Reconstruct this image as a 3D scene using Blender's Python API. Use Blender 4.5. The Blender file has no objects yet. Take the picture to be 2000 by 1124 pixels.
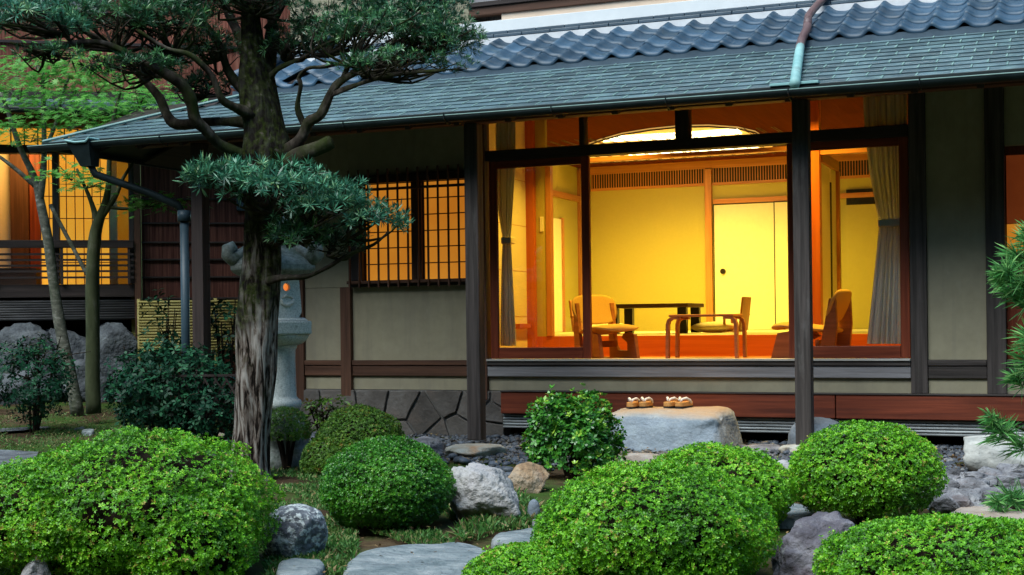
import bpy, math, random
import numpy as np
from mathutils import Vector, Matrix, noise as mnoise
random.seed(7); RNG = np.random.default_rng(11)
sc = bpy.context.scene
COL = sc.collection

# ------------------------------------------------------------------ camera
F = 2700.0                       # focal length in photo pixels (photo 2000 px wide)
PSI, RHO = math.radians(22.5), math.radians(0.7)
CAM = np.array([0.0, -11.65, 1.05]); SH = 67.0
_d = np.array([-math.sin(PSI), math.cos(PSI), 0.0]); _r = np.array([math.cos(PSI), math.sin(PSI), 0.0]); _z = np.array([0, 0, 1.0])
_R = _r*math.cos(RHO) - _z*math.sin(RHO); _U = _z*math.cos(RHO) + _r*math.sin(RHO)
cd = bpy.data.cameras.new('camera'); cam = bpy.data.objects.new('camera', cd); COL.objects.link(cam)
cd.sensor_width = 36; cd.lens = 36*F/2000; cd.shift_y = SH/2000; cd.clip_end = 500; cd.clip_start = 0.05
cam.matrix_world = Matrix(((_R[0], _U[0], -_d[0], CAM[0]), (_R[1], _U[1], -_d[1], CAM[1]), (_R[2], _U[2], -_d[2], CAM[2]), (0, 0, 0, 1)))
sc.camera = cam
# ------------------------------------------------------------------ sky, sun, exposure
SUN_EL, SUN_AZ = math.radians(57), math.radians(197)
w = bpy.data.worlds.new('World'); sc.world = w; w.use_nodes = True
nt = w.node_tree; bg = nt.nodes['Background']
sky = nt.nodes.new('ShaderNodeTexSky'); sky.sky_type = 'NISHITA'; sky.sun_disc = False
sky.sun_elevation = SUN_EL; sky.sun_rotation = SUN_AZ; sky.dust_density = 0.6; sky.ozone_density = 2.0
tint = nt.nodes.new('ShaderNodeMix'); tint.data_type = 'RGBA'; tint.blend_type = 'MULTIPLY'; tint.inputs[0].default_value = 1; tint.inputs[7].default_value = (.79, 1.09, 1.06, 1)
nt.links.new(sky.outputs[0], tint.inputs[6]); nt.links.new(tint.outputs[2], bg.inputs[0]); bg.inputs[1].default_value = 0.088
sl = bpy.data.lights.new('sun', 'SUN'); so = bpy.data.objects.new('sun', sl); COL.objects.link(so)
sl.energy = 1.9; sl.angle = math.radians(46); sl.color = (.98, 1, .95)
_sd = Vector((math.sin(SUN_AZ)*math.cos(SUN_EL), math.cos(SUN_AZ)*math.cos(SUN_EL), math.sin(SUN_EL)))
_sd = Vector((_sd.x, _sd.y, _sd.z))
so.rotation_euler = _sd.to_track_quat('Z', 'Y').to_euler(); so.location = (0, -20, 20)
vs = sc.view_settings; vs.view_transform = 'Standard'; vs.look = 'None'; vs.exposure = 1.45; vs.gamma = 1.0; vs.use_curve_mapping = False
sc.render.engine = 'CYCLES'; sc.cycles.use_denoising = True; sc.cycles.max_bounces = 7; sc.cycles.transparent_max_bounces = 12
sc.cycles.caustics_reflective = False; sc.cycles.caustics_refractive = False; sc.cycles.sample_clamp_indirect = 6

# ------------------------------------------------------------------ measuring helpers (pixel of the photo -> point on a real plane)
def ray(px, py): return _d + _R*(px-1000)/F + _U*(562-py+SH)/F
def at(px, py, Y): v = ray(px, py); return CAM + v*((Y-CAM[1])/v[1])
def atz(px, py, Z): v = ray(px, py); return CAM + v*((Z-CAM[2])/v[2])
def pt(px, py, t): return CAM + ray(px, py)*t
def smooth(a, b, x):
    t = min(1, max(0, (x-a)/(b-a))); return t*t*(3-2*t)
def gz(x, y):
    z = 0.0
    if y < -5: z -= 0.010*(y+5)**2 if y > -12 else 0.49
    z += 0.16*smooth(-7.5, -10.5, x)*smooth(-3.0, 0.5, y)
    return z
def gpt(px, py):
    z = 0.0
    for _ in range(12):
        p = atz(px, py, z); z = gz(p[0], p[1])
    return np.array([p[0], p[1], z])

# ------------------------------------------------------------------ materials
def lin(c): return tuple(c) + ((1,) if len(c) == 3 else ())
def mat(name, ramp, scale=4, detail=6, stretch=(1, 1, 1), rough=.7, bump=.0, spec=.3, var=.0, over=(), attr=None, bscale=None,
        transl=0, coat=0, emit=None, rough_var=0, distort=0.0, bdist=.02, metal=0):
    m = bpy.data.materials.new(name); m.use_nodes = True; n = m.node_tree.nodes; L = m.node_tree.links
    b = n['Principled BSDF']; out = n['Material Output']
    tc = n.new('ShaderNodeTexCoord'); oi = n.new('ShaderNodeObjectInfo')
    mul = n.new('ShaderNodeVectorMath'); mul.operation = 'MULTIPLY'; mul.inputs[1].default_value = stretch
    add = n.new('ShaderNodeVectorMath'); add.operation = 'ADD'
    sc3 = n.new('ShaderNodeVectorMath'); sc3.operation = 'SCALE'; sc3.inputs[0].default_value = (17.3, 9.1, 23.7)
    L.new(oi.outputs['Random'], sc3.inputs['Scale']); L.new(tc.outputs['Object'], add.inputs[0]); L.new(sc3.outputs[0], add.inputs[1])
    L.new(add.outputs[0], mul.inputs[0])
    no = n.new('ShaderNodeTexNoise'); no.inputs['Scale'].default_value = scale; no.inputs['Detail'].default_value = detail
    no.inputs['Roughness'].default_value = .6; no.inputs['Distortion'].default_value = distort
    L.new(mul.outputs[0], no.inputs['Vector'])
    cr = n.new('ShaderNodeValToRGB'); e = cr.color_ramp.elements
    e[0].position, e[0].color = ramp[0][0], lin(ramp[0][1]); e[1].position, e[1].color = ramp[-1][0], lin(ramp[-1][1])
    for p, c in ramp[1:-1]:
        x = e.new(p); x.color = lin(c)
    if attr:
        at_ = n.new('ShaderNodeAttribute'); at_.attribute_name = attr
        L.new(at_.outputs['Fac'], cr.inputs[0])
    else: L.new(no.outputs['Fac'], cr.inputs[0])
    colr = cr.outputs[0]
    for (c, s, lo, hi, st, amt) in over:
        n2 = n.new('ShaderNodeTexNoise'); n2.inputs['Scale'].default_value = s; n2.inputs['Detail'].default_value = 8; n2.inputs['Roughness'].default_value = .65
        m2 = n.new('ShaderNodeVectorMath'); m2.operation = 'MULTIPLY'; m2.inputs[1].default_value = st
        L.new(add.outputs[0], m2.inputs[0]); L.new(m2.outputs[0], n2.inputs['Vector'])
        mr = n.new('ShaderNodeMapRange'); mr.inputs[1].default_value = lo; mr.inputs[2].default_value = hi; mr.inputs[4].default_value = amt
        L.new(n2.outputs['Fac'], mr.inputs[0])
        mx = n.new('ShaderNodeMix'); mx.data_type = 'RGBA'; mx.inputs[7].default_value = lin(c)
        L.new(mr.outputs[0], mx.inputs[0]); L.new(colr, mx.inputs[6]); colr = mx.outputs[2]
    if var:
        hs = n.new('ShaderNodeHueSaturation'); mr = n.new('ShaderNodeMapRange'); mr.inputs[3].default_value = 1-var; mr.inputs[4].default_value = 1+var
        L.new(oi.outputs['Random'], mr.inputs[0]); L.new(mr.outputs[0], hs.inputs['Value']); L.new(colr, hs.inputs['Color']); colr = hs.outputs[0]
    L.new(colr, b.inputs['Base Color'])
    b.inputs['Roughness'].default_value = rough; b.inputs['Specular IOR Level'].default_value = spec; b.inputs['Metallic'].default_value = metal
    if rough_var:
        mr = n.new('ShaderNodeMapRange'); mr.inputs[3].default_value = max(.05, rough-rough_var); mr.inputs[4].default_value = min(1, rough+rough_var)
        L.new(no.outputs['Fac'], mr.inputs[0]); L.new(mr.outputs[0], b.inputs['Roughness'])
    if coat: b.inputs['Coat Weight'].default_value = coat; b.inputs['Coat Roughness'].default_value = .15
    if bump:
        bu = n.new('ShaderNodeBump'); bu.inputs['Strength'].default_value = bump; bu.inputs['Distance'].default_value = bdist
        if bscale:
            n3 = n.new('ShaderNodeTexNoise'); n3.inputs['Scale'].default_value = bscale; n3.inputs['Detail'].default_value = 8
            L.new(mul.outputs[0], n3.inputs['Vector']); L.new(n3.outputs['Fac'], bu.inputs['Height'])
        else: L.new(no.outputs['Fac'], bu.inputs['Height'])
        L.new(bu.outputs[0], b.inputs['Normal'])
    if emit:
        L.new(colr, b.inputs['Emission Color']); b.inputs['Emission Strength'].default_value = emit
    if transl:
        tr = n.new('ShaderNodeBsdfTranslucent'); L.new(colr, tr.inputs[0]); ms = n.new('ShaderNodeMixShader'); ms.inputs[0].default_value = transl
        L.new(b.outputs[0], ms.inputs[1]); L.new(tr.outputs[0], ms.inputs[2]); L.new(ms.outputs[0], out.inputs[0])
    return m
def wood(name, a, b, axis='x', rough=.65, bump=.35, var=.12, spec=.3, extra=(), coat=0):
    st = {'x': (1.1, 26, 26), 'y': (26, 1.1, 26), 'z': (26, 26, 1.1)}[axis]
    mid = tuple((p*.55+q*.45) for p, q in zip(a, b))
    return mat(name, [(.28, a), (.5, mid), (.72, b)], scale=1.0, detail=7, stretch=st, rough=rough, bump=bump, var=var, spec=spec, over=extra, coat=coat, distort=.3, bdist=.008)
GREYW = ((.035, .026, .024), (.115, .092, .088))
M = {}
for ax in 'xyz':
    M['grey_'+ax] = wood('weathered_wood_'+ax, (.017, .0135, .0125), (.095, .078, .074), ax, bump=.5, extra=(((.17, .16, .155), 9, .58, .75, (1, 1, .2) if ax == 'z' else (.2, 1, 1), .5),))
    M['dark_'+ax] = wood('dark_stained_wood_'+ax, (.016, .011, .011), (.055, .038, .035), ax)
    M['brown_'+ax] = wood('brown_wood_'+ax, (.045, .02, .012), (.14, .065, .04), ax)
    M['red_'+ax] = wood('red_wood_'+ax, (.10, .018, .009), (.30, .065, .028), ax, rough=.45, bump=.15)
    M['room_'+ax] = wood('room_cedar_'+ax, (.42, .16, .05), (.62, .27, .10), ax, rough=.4, bump=.05)
    M['post_'+ax] = wood('room_post_wood_'+ax, (.46, .10, .025), (.62, .17, .04), ax, rough=.35, bump=.05)
M['silver_x'] = wood('silvered_wood', (.12, .11, .115), (.30, .29, .31), 'x', bump=.3)
M['sill'] = wood('pale_sill', (.3, .29, .27), (.5, .48, .46), 'x')
M['bigred'] = wood('red_brown_board', (.075, .017, .010), (.27, .062, .030), 'x', rough=.5, bump=.25, extra=(((.05, .02, .018), 3, .5, .75, (.3, 1, 3), .6),))
M['plaster'] = mat('clay_plaster', [(.3, (.30, .27, .19)), (.7, (.36, .325, .23))], 9, 8, rough=.95, bump=.12, bscale=160, spec=.1, bdist=.004,
                   over=(((.22, .20, .165), 1.6, .45, .8, (1, 1, .6), .6), ((.20, .185, .155), 5, .52, .78, (1.6, 1.6, .12), .55), ((.42, .40, .33), 7, .60, .8, (1, 1, .3), .4)))
M['cream'] = mat('cream_plaster', [(.3, (.62, .47, .36)), (.7, (.72, .56, .44))], 6, 6, rough=.9, spec=.1, bump=.1, bscale=120)
M['white'] = mat('white_flashing', [(.3, (.72, .74, .76)), (.7, (.82, .83, .84))], 5, rough=.5)
M['copper'] = mat('patinated_copper', [(.25, (.034, .064, .080)), (.5, (.066, .115, .136)), (.75, (.108, .174, .196))], 3.2, 8, (1, .6, .6), rough=.5, rough_var=.16, spec=.5, var=.24, bump=.05,
                  over=(((.18, .30, .30), 5, .52, .78, (1, .5, .5), .7), ((.05, .085, .10), 8, .55, .75, (1, .3, .3), .5)))
M['copper_seam'] = mat('verdigris_seam', [(.3, (.16, .27, .26)), (.7, (.24, .36, .33))], 12, rough=.7)
M['copper_dark'] = mat('dark_copper', [(.3, (.005, .009, .010)), (.7, (.016, .027, .029))], 6, 6, rough=.5, rough_var=.1, spec=.22, over=(((.03, .06, .06), 8, .62, .8, (.4, 1, 1), .5),))
M['copper_green'] = mat('verdigris_pipe', [(.3, (.16, .34, .35)), (.7, (.30, .52, .52))], 5, 8, (1, 1, .4), rough=.55, over=(((.07, .10, .11), 6, .55, .75, (1, 1, .4), .7),))
M['pipe_brown'] = mat('brown_pipe_paint', [(.3, (.095, .058, .062)), (.7, (.16, .105, .11))], 6, rough=.45)
M['pipe_blue'] = mat('slate_blue_pipe', [(.3, (.025, .048, .066)), (.7, (.045, .075, .10))], 4, rough=.45)
M['tile'] = mat('glazed_roof_tile', [(.3, (.017, .048, .085)), (.7, (.038, .086, .145))], 4, 6, rough=.5, rough_var=.1, spec=.45, var=.30, bump=.03, over=((( .05, .07, .06), 3, .56, .76, (1, 1, 1), .6),)+(((.14, .21, .28), 9, .6, .8, (1, 1, 1), .45),))
M['tile_dark'] = mat('grey_ridge_tile', [(.3, (.035, .062, .09)), (.7, (.075, .112, .15))], 5, 6, rough=.45, spec=.5, var=.12)
M['mortar'] = mat('white_mortar', [(.3, (.6, .6, .62)), (.7, (.75, .75, .76))], 8, rough=.9)
M['plinth'] = mat('plinth_stone', [(.25, (.072, .064, .060)), (.5, (.12, .108, .10)), (.75, (.17, .16, .155))], 5, 8, rough=.85, bump=.5, var=.22, spec=.2, bscale=28, over=(((.12, .06, .03), 2.5, .55, .8, (1, 1, 1), .6),))
M['joint'] = mat('dark_mortar', [(.3, (.12, .115, .11)), (.7, (.19, .185, .18))], 20, rough=.95)
M['granite'] = mat('granite', [(.32, (.36, .39, .38)), (.5, (.56, .59, .57)), (.7, (.68, .70, .68))], 90, 3, rough=.85, bump=.3, bscale=120, spec=.2, bdist=.006,
                   over=(((.16, .19, .17), 5, .52, .75, (1, 1, .5), .6), ((.10, .11, .09), 14, .6, .72, (1, 1, 1), .5)))
M['granite_old'] = mat('mossy_granite', [(.3, (.12, .14, .13)), (.7, (.30, .33, .32))], 40, 6, rough=.9, bump=.4, bscale=60, spec=.2, bdist=.01, over=(((.05, .075, .04), 6, .45, .65, (1, 1, 1), .7),))
M['tatami'] = mat('tatami', [(.3, (.66, .58, .34)), (.7, (.74, .66, .42))], 60, stretch=(1, 14, 1), rough=.7)
M['roomwall'] = mat('ochre_wall', [(.3, (.50, .43, .13)), (.7, (.525, .45, .14))], 30, 6, rough=.9, spec=.1)
M['creampaper'] = mat('cream_paper', [(.3, (.85, .80, .62)), (.7, (.89, .84, .67))], 20, 6, rough=.8, spec=.1)
M['ceiling'] = wood('ceiling_board', (.075, .014, .004), (.11, .023, .007), 'y', rough=.95, bump=.05, spec=.02)
M['black'] = mat('black_lacquer', [(.3, (.01, .009, .008)), (.7, (.02, .017, .014))], 5, rough=.35)
M['void'] = mat('dark_earth', [(.3, (.012, .010, .009)), (.7, (.03, .025, .02))], 8, rough=1, spec=0)  # near-black fill standing in for the shaded void under the floors
M['lampglow'] = mat('lit_lamp_paper', [(.3, (1, .62, .16)), (.7, (1, .66, .19))], 3, rough=.8, emit=.20)
M['tube'] = mat('lit_lamp_tube', [(.3, (1, .85, .42)), (.7, (1, .86, .45))], 3, rough=.8, emit=3.0)
M['shoji'] = mat('lit_shoji_paper', [(.30, (.80, .25, .02)), (.7, (.95, .36, .035))], 1.4, 4, rough=.9, emit=.19)
M['shoji_y'] = mat('lit_yellow_paper', [(.30, (1, .43, .035)), (.7, (1, .54, .06))], 1.2, 4, rough=.9, emit=.26)
M['dim'] = mat('dim_lit_panel', [(.3, (.20, .035, .008)), (.7, (.34, .07, .015))], 2.2, 6, rough=.3, emit=.12, spec=.5)
M['hotglow'] = mat('lantern_flame', [(.3, (1, .22, .03)), (.7, (1, .36, .08))], 14, rough=.8, emit=.26)
M['bark_wall'] = mat('cedar_bark', [(.3, (.04, .014, .012)), (.5, (.10, .038, .03)), (.72, (.20, .085, .062))], 1, 8, (55, 55, 1.5), rough=.9, bump=.8, spec=.15, bdist=.01)
M['bark_up'] = mat('cedar_boards', [(.3, (.12, .035, .025)), (.5, (.22, .075, .05)), (.72, (.38, .16, .11))], 1, 8, (45, 45, 1.2), rough=.85, bump=.5, spec=.15, var=.25, bdist=.01)
M['bamboo'] = mat('yellow_bamboo', [(.3, (.26, .21, .06)), (.7, (.42, .36, .13))], 3, 5, (1, 8, 8), rough=.5, var=.25)
M['bamboo_grey'] = mat('grey_bamboo', [(.3, (.15, .165, .17)), (.5, (.28, .30, .31)), (.7, (.45, .47, .48))], 2.5, 7, (1, 10, 10), rough=.6, var=.2, over=(((.06, .06, .06), 5, .58, .7, (1, 3, 3), .8),))
M['bamboo_dark'] = mat('sooty_bamboo', [(.3, (.035, .033, .036)), (.7, (.12, .115, .12))], 2.5, 7, (1, 10, 10), rough=.6, var=.2)  # darker grey bamboo for the rails of the wing
M['fabric'] = mat('tan_upholstery', [(.3, (.50, .33, .12)), (.7, (.58, .39, .16))], 120, 3, rough=.95, bump=.2, spec=.05)
M['ply'] = wood('plywood', (.36, .16, .07), (.52, .26, .13), 'x', rough=.45, bump=.05)
M['ply_teak'] = wood('teak_plywood', (.24, .095, .04), (.40, .17, .08), 'x', rough=.4, bump=.05)
M['cushion'] = mat('cushion_cotton', [(.3, (.80, .66, .40)), (.7, (.86, .72, .46))], 30, rough=.95, spec=.05)
M['curtain'] = mat('striped_curtain', [(0, (.88, .87, .83)), (.46, (.88, .87, .83)), (.52, (.50, .53, .56)), (.58, (.50, .53, .56)), (.64, (.88, .87, .83)), (1, (.88, .87, .83))], attr='rnd', rough=.95, spec=.05, transl=.05)
M['strap'] = mat('white_strap', [(.3, (.74, .70, .66)), (.7, (.82, .78, .74))], 20, rough=.9)
M['geta'] = wood('sandal_wood', (.52, .24, .07), (.70, .36, .12), 'y', rough=.5, bump=.1)
M['sole'] = mat('dark_sole', [(.3, (.02, .018, .02)), (.7, (.04, .035, .035))], 20, rough=.8)
M['grille'] = mat('vent_backing', [(.3, (.02, .018, .01)), (.7, (.035, .03, .018))], 10, rough=.9)
def leafmat(name, ramp, rough=.45, transl=.16, spec=.4, coat=0): return mat(name, ramp, attr='rnd', rough=rough, transl=transl, spec=spec, coat=coat)
M['azalea'] = leafmat('azalea_leaf', [(0, (.030, .11, .006)), (.4, (.085, .30, .010)), (.75, (.18, .50, .014)), (.96, (.30, .62, .03)), (1, (.34, .28, .05))])
M['boxwood'] = leafmat('boxwood_leaf', [(0, (.018, .075, .010)), (.5, (.045, .20, .014)), (.9, (.10, .34, .025)), (1, (.18, .38, .04))], rough=.3)
M['privet'] = leafmat('glossy_shrub_leaf', [(0, (.016, .07, .014)), (.5, (.035, .17, .022)), (.85, (.09, .32, .03)), (1, (.30, .50, .05))], rough=.3, spec=.5)
M['azalea_y'] = leafmat('azalea_leaf_old', [(0, (.035, .085, .010)), (.5, (.08, .20, .016)), (.9, (.17, .32, .03)), (1, (.32, .18, .04))])
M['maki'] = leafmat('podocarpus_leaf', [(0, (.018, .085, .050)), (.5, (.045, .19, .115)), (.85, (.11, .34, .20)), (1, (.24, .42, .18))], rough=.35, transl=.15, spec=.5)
M['maki_dark'] = leafmat('podocarpus_leaf_shaded', [(0, (.012, .050, .024)), (.5, (.026, .11, .045)), (.85, (.06, .20, .075)), (1, (.12, .28, .09))], rough=.35, transl=.12, spec=.5)  # darker leaf copy: shade beneath the crown put into the colour
M['maple'] = leafmat('maple_leaf', [(0, (.055, .23, .035)), (.5, (.115, .39, .07)), (1, (.25, .56, .13))], rough=.5, transl=.5)
M['camellia'] = leafmat('camellia_leaf', [(0, (.004, .024, .012)), (.6, (.009, .052, .027)), (1, (.026, .115, .05))], rough=.45, transl=.06, spec=.12)
M['pine'] = leafmat('pine_needle', [(0, (.05, .20, .05)), (.6, (.12, .42, .11)), (1, (.32, .60, .20))], rough=.45, transl=.1)
M['grass'] = leafmat('grass_blade', [(0, (.03, .11, .02)), (.5, (.06, .19, .03)), (.72, (.13, .22, .05)), (.85, (.30, .24, .11)), (1, (.40, .31, .16))], rough=.6)
M['litter'] = leafmat('dry_leaf', [(0, (.06, .035, .015)), (.5, (.16, .09, .035)), (.85, (.26, .16, .07)), (1, (.34, .28, .10))], rough=.8)
M['twig_and_core'] = mat('twig_bark_and_shade_core', [(.3, (.010, .007, .005)), (.7, (.032, .022, .015))], 20, rough=.95, spec=.1)  # stem bark; also the bush cores, darkened to stand in for inner shade
M['limb'] = mat('limb_bark', [(.3, (.010, .008, .007)), (.5, (.040, .032, .026)), (.75, (.13, .11, .095))], 16, 9, (1, 1, .5), rough=.95, bump=.9, spec=.1, bdist=.012, over=(((.022, .035, .006), 5, .45, .62, (1, 1, .6), .8),))
M['trunk'] = mat('trunk_bark', [(.40, (.007, .005, .004)), (.455, (.03, .022, .018)), (.475, (.105, .080, .068)), (.53, (.165, .135, .118)), (.56, (.25, .225, .205)), (.70, (.38, .355, .335))], 13, 12, (2.2, 2.2, .40), rough=.95, bump=1, spec=.1, distort=.5, bdist=.02)
M['maple_bark'] = mat('maple_bark', [(.3, (.04, .045, .035)), (.55, (.12, .12, .095)), (.75, (.34, .34, .31))], 14, 6, (1, 1, 2), rough=.9, bump=.3, over=(((.03, .05, .015), 4, .5, .7, (1, 1, .3), .7),))
M['maple_bark_green'] = mat('mossy_maple_bark', [(.3, (.022, .03, .01)), (.6, (.055, .065, .03)), (.8, (.12, .12, .09))], 10, 6, (1, 1, .5), rough=.9, bump=.3, over=(((.5, .5, .46), 16, .68, .74, (1, 1, 1), .7),))
def rockmat(name, a, b, c, over=(), bump=.7, scale=7): return mat(name, [(.34, a), (.5, b), (.66, c)], scale, 12, rough=.88, bump=min(1, bump*1.4), bscale=26, spec=.2, over=over+(((.035, .035, .035), 38, .60, .72, (1, 1, 1), .55), ((.05, .065, .03), 3.2, .58, .74, (1, 1, .7), .5)), bdist=.03)
M['rock_speck'] = rockmat('lichen_rock', (.07, .075, .09), (.12, .13, .15), (.19, .20, .23), (((.50, .54, .54), 30, .49, .56, (1, 1, 1), .9), ((.03, .02, .012), 6, .66, .69, (1, 1, 1), .95)))
M['rock_white'] = rockmat('pale_rock', (.20, .20, .22), (.38, .37, .37), (.55, .53, .52), (((.14, .13, .17), 3.5, .52, .66, (1, 1, 1), .7), ((.06, .055, .05), 9, .62, .68, (1, 1, 2), .8)))
M['rock_brown'] = rockmat('rusty_rock', (.17, .10, .06), (.30, .20, .12), (.40, .33, .25), (((.20, .21, .22), 3, .5, .7, (1, 1, 1), .8),))
M['rock_base'] = rockmat('footing_rock', (.26, .23, .18), (.36, .34, .29), (.42, .43, .40), (((.40, .20, .08), 3.4, .53, .68, (1, 1, 1), .8),), bump=.35)
M['rock_blue'] = rockmat('blue_grey_rock', (.12, .145, .18), (.17, .20, .24), (.22, .26, .30), bump=.3)
M['rock_purple'] = rockmat('purple_rock', (.05, .045, .055), (.12, .11, .13), (.24, .23, .26), (((.10, .05, .065), 3, .5, .65, (1, 1, 1), .7), ((.42, .43, .43), 9, .60, .70, (1, 1, 1), .6)), bump=1)
M['rock_dark'] = rockmat('dark_boulder', (.06, .065, .075), (.11, .12, .135), (.17, .185, .20), (((.26, .30, .33), 2.5, .55, .8, (1, 1, 1), .5),))
M['rock_lava'] = rockmat('lava_rock', (.09, .09, .10), (.19, .19, .21), (.32, .32, .34), (((.15, .09, .08), 5, .55, .7, (1, 1, 1), .6),), bump=1)
M['boulder'] = rockmat('white_boulder', (.30, .31, .30), (.42, .42, .40), (.52, .52, .49), (((.30, .32, .32), 3, .55, .75, (1, 1, 1), .6),), bump=.25)
M['pebble'] = mat('river_pebble', [(.3, (.035, .045, .062)), (.7, (.085, .10, .125))], 6, rough=.5, var=.55, spec=.35)
M['pebble_fine'] = mat('fine_gravel', [(0, (.03, .036, .05)), (.8, (.10, .115, .14)), (1, (.2, .2, .2))], attr='rnd', rough=.6)
M['slab'] = rockmat('stepping_slate', (.12, .155, .17), (.21, .245, .26), (.31, .335, .345), (((.11, .13, .15), 7, .52, .64, (.6, 5, 1), .7),), bump=.6)
M['slab_pink'] = rockmat('pinkish_slab', (.30, .24, .20), (.40, .33, .28), (.46, .42, .38), (((.24, .28, .30), 3, .55, .72, (1, 1, 1), .7),), bump=.3)
M['shoe'] = mat('step_stone', [(.3, (.22, .27, .32)), (.5, (.30, .35, .41)), (.7, (.37, .43, .48))], 5, 12, rough=.85, bump=.7, bscale=34, spec=.2, bdist=.015,
                over=(((.13, .15, .19), 2.2, .55, .75, (1, 1, 1), .55), ((.10, .075, .08), 4.0, .70, .73, (1, 1, 1), .8), ((.10, .11, .12), 30, .60, .70, (1, 1, 1), .5), ((.40, .42, .43), 12, .62, .72, (1, 1, 1), .4)))
def glassmat():
    m = bpy.data.materials.new('window_glass'); m.use_nodes = True; n = m.node_tree.nodes; L = m.node_tree.links; n.remove(n['Principled BSDF'])
    t = n.new('ShaderNodeBsdfTransparent'); t.inputs[0].default_value = (.975, .985, .98, 1); g = n.new('ShaderNodeBsdfGlossy'); g.inputs['Roughness'].default_value = .01
    fr = n.new('ShaderNodeFresnel'); fr.inputs[0].default_value = 1.5; mu = n.new('ShaderNodeMath'); mu.operation = 'MULTIPLY'; mu.inputs[1].default_value = 1.25
    mx = n.new('ShaderNodeMixShader'); L.new(fr.outputs[0], mu.inputs[0]); L.new(mu.outputs[0], mx.inputs[0]); L.new(t.outputs[0], mx.inputs[1]); L.new(g.outputs[0], mx.inputs[2])
    L.new(mx.outputs[0], n['Material Output'].inputs[0]); return m
M['glass'] = glassmat()
def shoemat():          # a grey-blue stone whose upper face turns tan: colour follows the stone's own height
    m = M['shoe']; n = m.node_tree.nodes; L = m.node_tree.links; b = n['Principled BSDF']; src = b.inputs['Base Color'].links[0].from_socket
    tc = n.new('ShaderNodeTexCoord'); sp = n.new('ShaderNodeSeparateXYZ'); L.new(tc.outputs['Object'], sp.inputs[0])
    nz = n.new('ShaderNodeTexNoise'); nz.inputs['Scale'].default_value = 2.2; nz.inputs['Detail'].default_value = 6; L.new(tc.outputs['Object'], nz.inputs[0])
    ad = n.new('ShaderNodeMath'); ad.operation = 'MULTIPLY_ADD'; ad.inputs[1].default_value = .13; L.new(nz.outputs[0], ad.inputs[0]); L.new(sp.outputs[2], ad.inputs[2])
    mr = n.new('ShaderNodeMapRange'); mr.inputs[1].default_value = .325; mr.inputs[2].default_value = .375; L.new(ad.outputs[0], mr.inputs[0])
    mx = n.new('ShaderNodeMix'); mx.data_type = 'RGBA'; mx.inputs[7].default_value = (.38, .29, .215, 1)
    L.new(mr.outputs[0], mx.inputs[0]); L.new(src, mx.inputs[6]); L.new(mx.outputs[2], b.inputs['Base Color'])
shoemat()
def trunkmat():         # moss on the upper trunk, bare flaking bark below
    m = M['trunk']; n = m.node_tree.nodes; L = m.node_tree.links; b = n['Principled BSDF']; src = b.inputs['Base Color'].links[0].from_socket
    tc = n.new('ShaderNodeTexCoord'); sp = n.new('ShaderNodeSeparateXYZ'); L.new(tc.outputs['Object'], sp.inputs[0])
    nz = n.new('ShaderNodeTexNoise'); nz.inputs['Scale'].default_value = 4.5; nz.inputs['Detail'].default_value = 8; L.new(tc.outputs['Object'], nz.inputs[0])
    ad = n.new('ShaderNodeMath'); ad.operation = 'MULTIPLY_ADD'; ad.inputs[1].default_value = 3.2; L.new(nz.outputs[0], ad.inputs[0]); L.new(sp.outputs[2], ad.inputs[2])
    mr = n.new('ShaderNodeMapRange'); mr.inputs[1].default_value = 2.35; mr.inputs[2].default_value = 3.15; mr.inputs[4].default_value = .93; L.new(ad.outputs[0], mr.inputs[0])
    c2 = n.new('ShaderNodeValToRGB'); c2.color_ramp.elements[0].color = (.008, .007, .005, 1); c2.color_ramp.elements[1].color = (.030, .042, .008, 1)
    c2.color_ramp.elements[0].position = .42; c2.color_ramp.elements[1].position = .60; x_ = c2.color_ramp.elements.new(.70); x_.color = (.10, .085, .07, 1)
    n4 = n.new('ShaderNodeTexNoise'); n4.inputs['Scale'].default_value = 24; n4.inputs['Detail'].default_value = 6; L.new(tc.outputs['Object'], n4.inputs[0]); L.new(n4.outputs[0], c2.inputs[0])
    mx = n.new('ShaderNodeMix'); mx.data_type = 'RGBA'; L.new(mr.outputs[0], mx.inputs[0]); L.new(src, mx.inputs[6]); L.new(c2.outputs[0], mx.inputs[7]); L.new(mx.outputs[2], b.inputs['Base Color'])
trunkmat()

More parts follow.
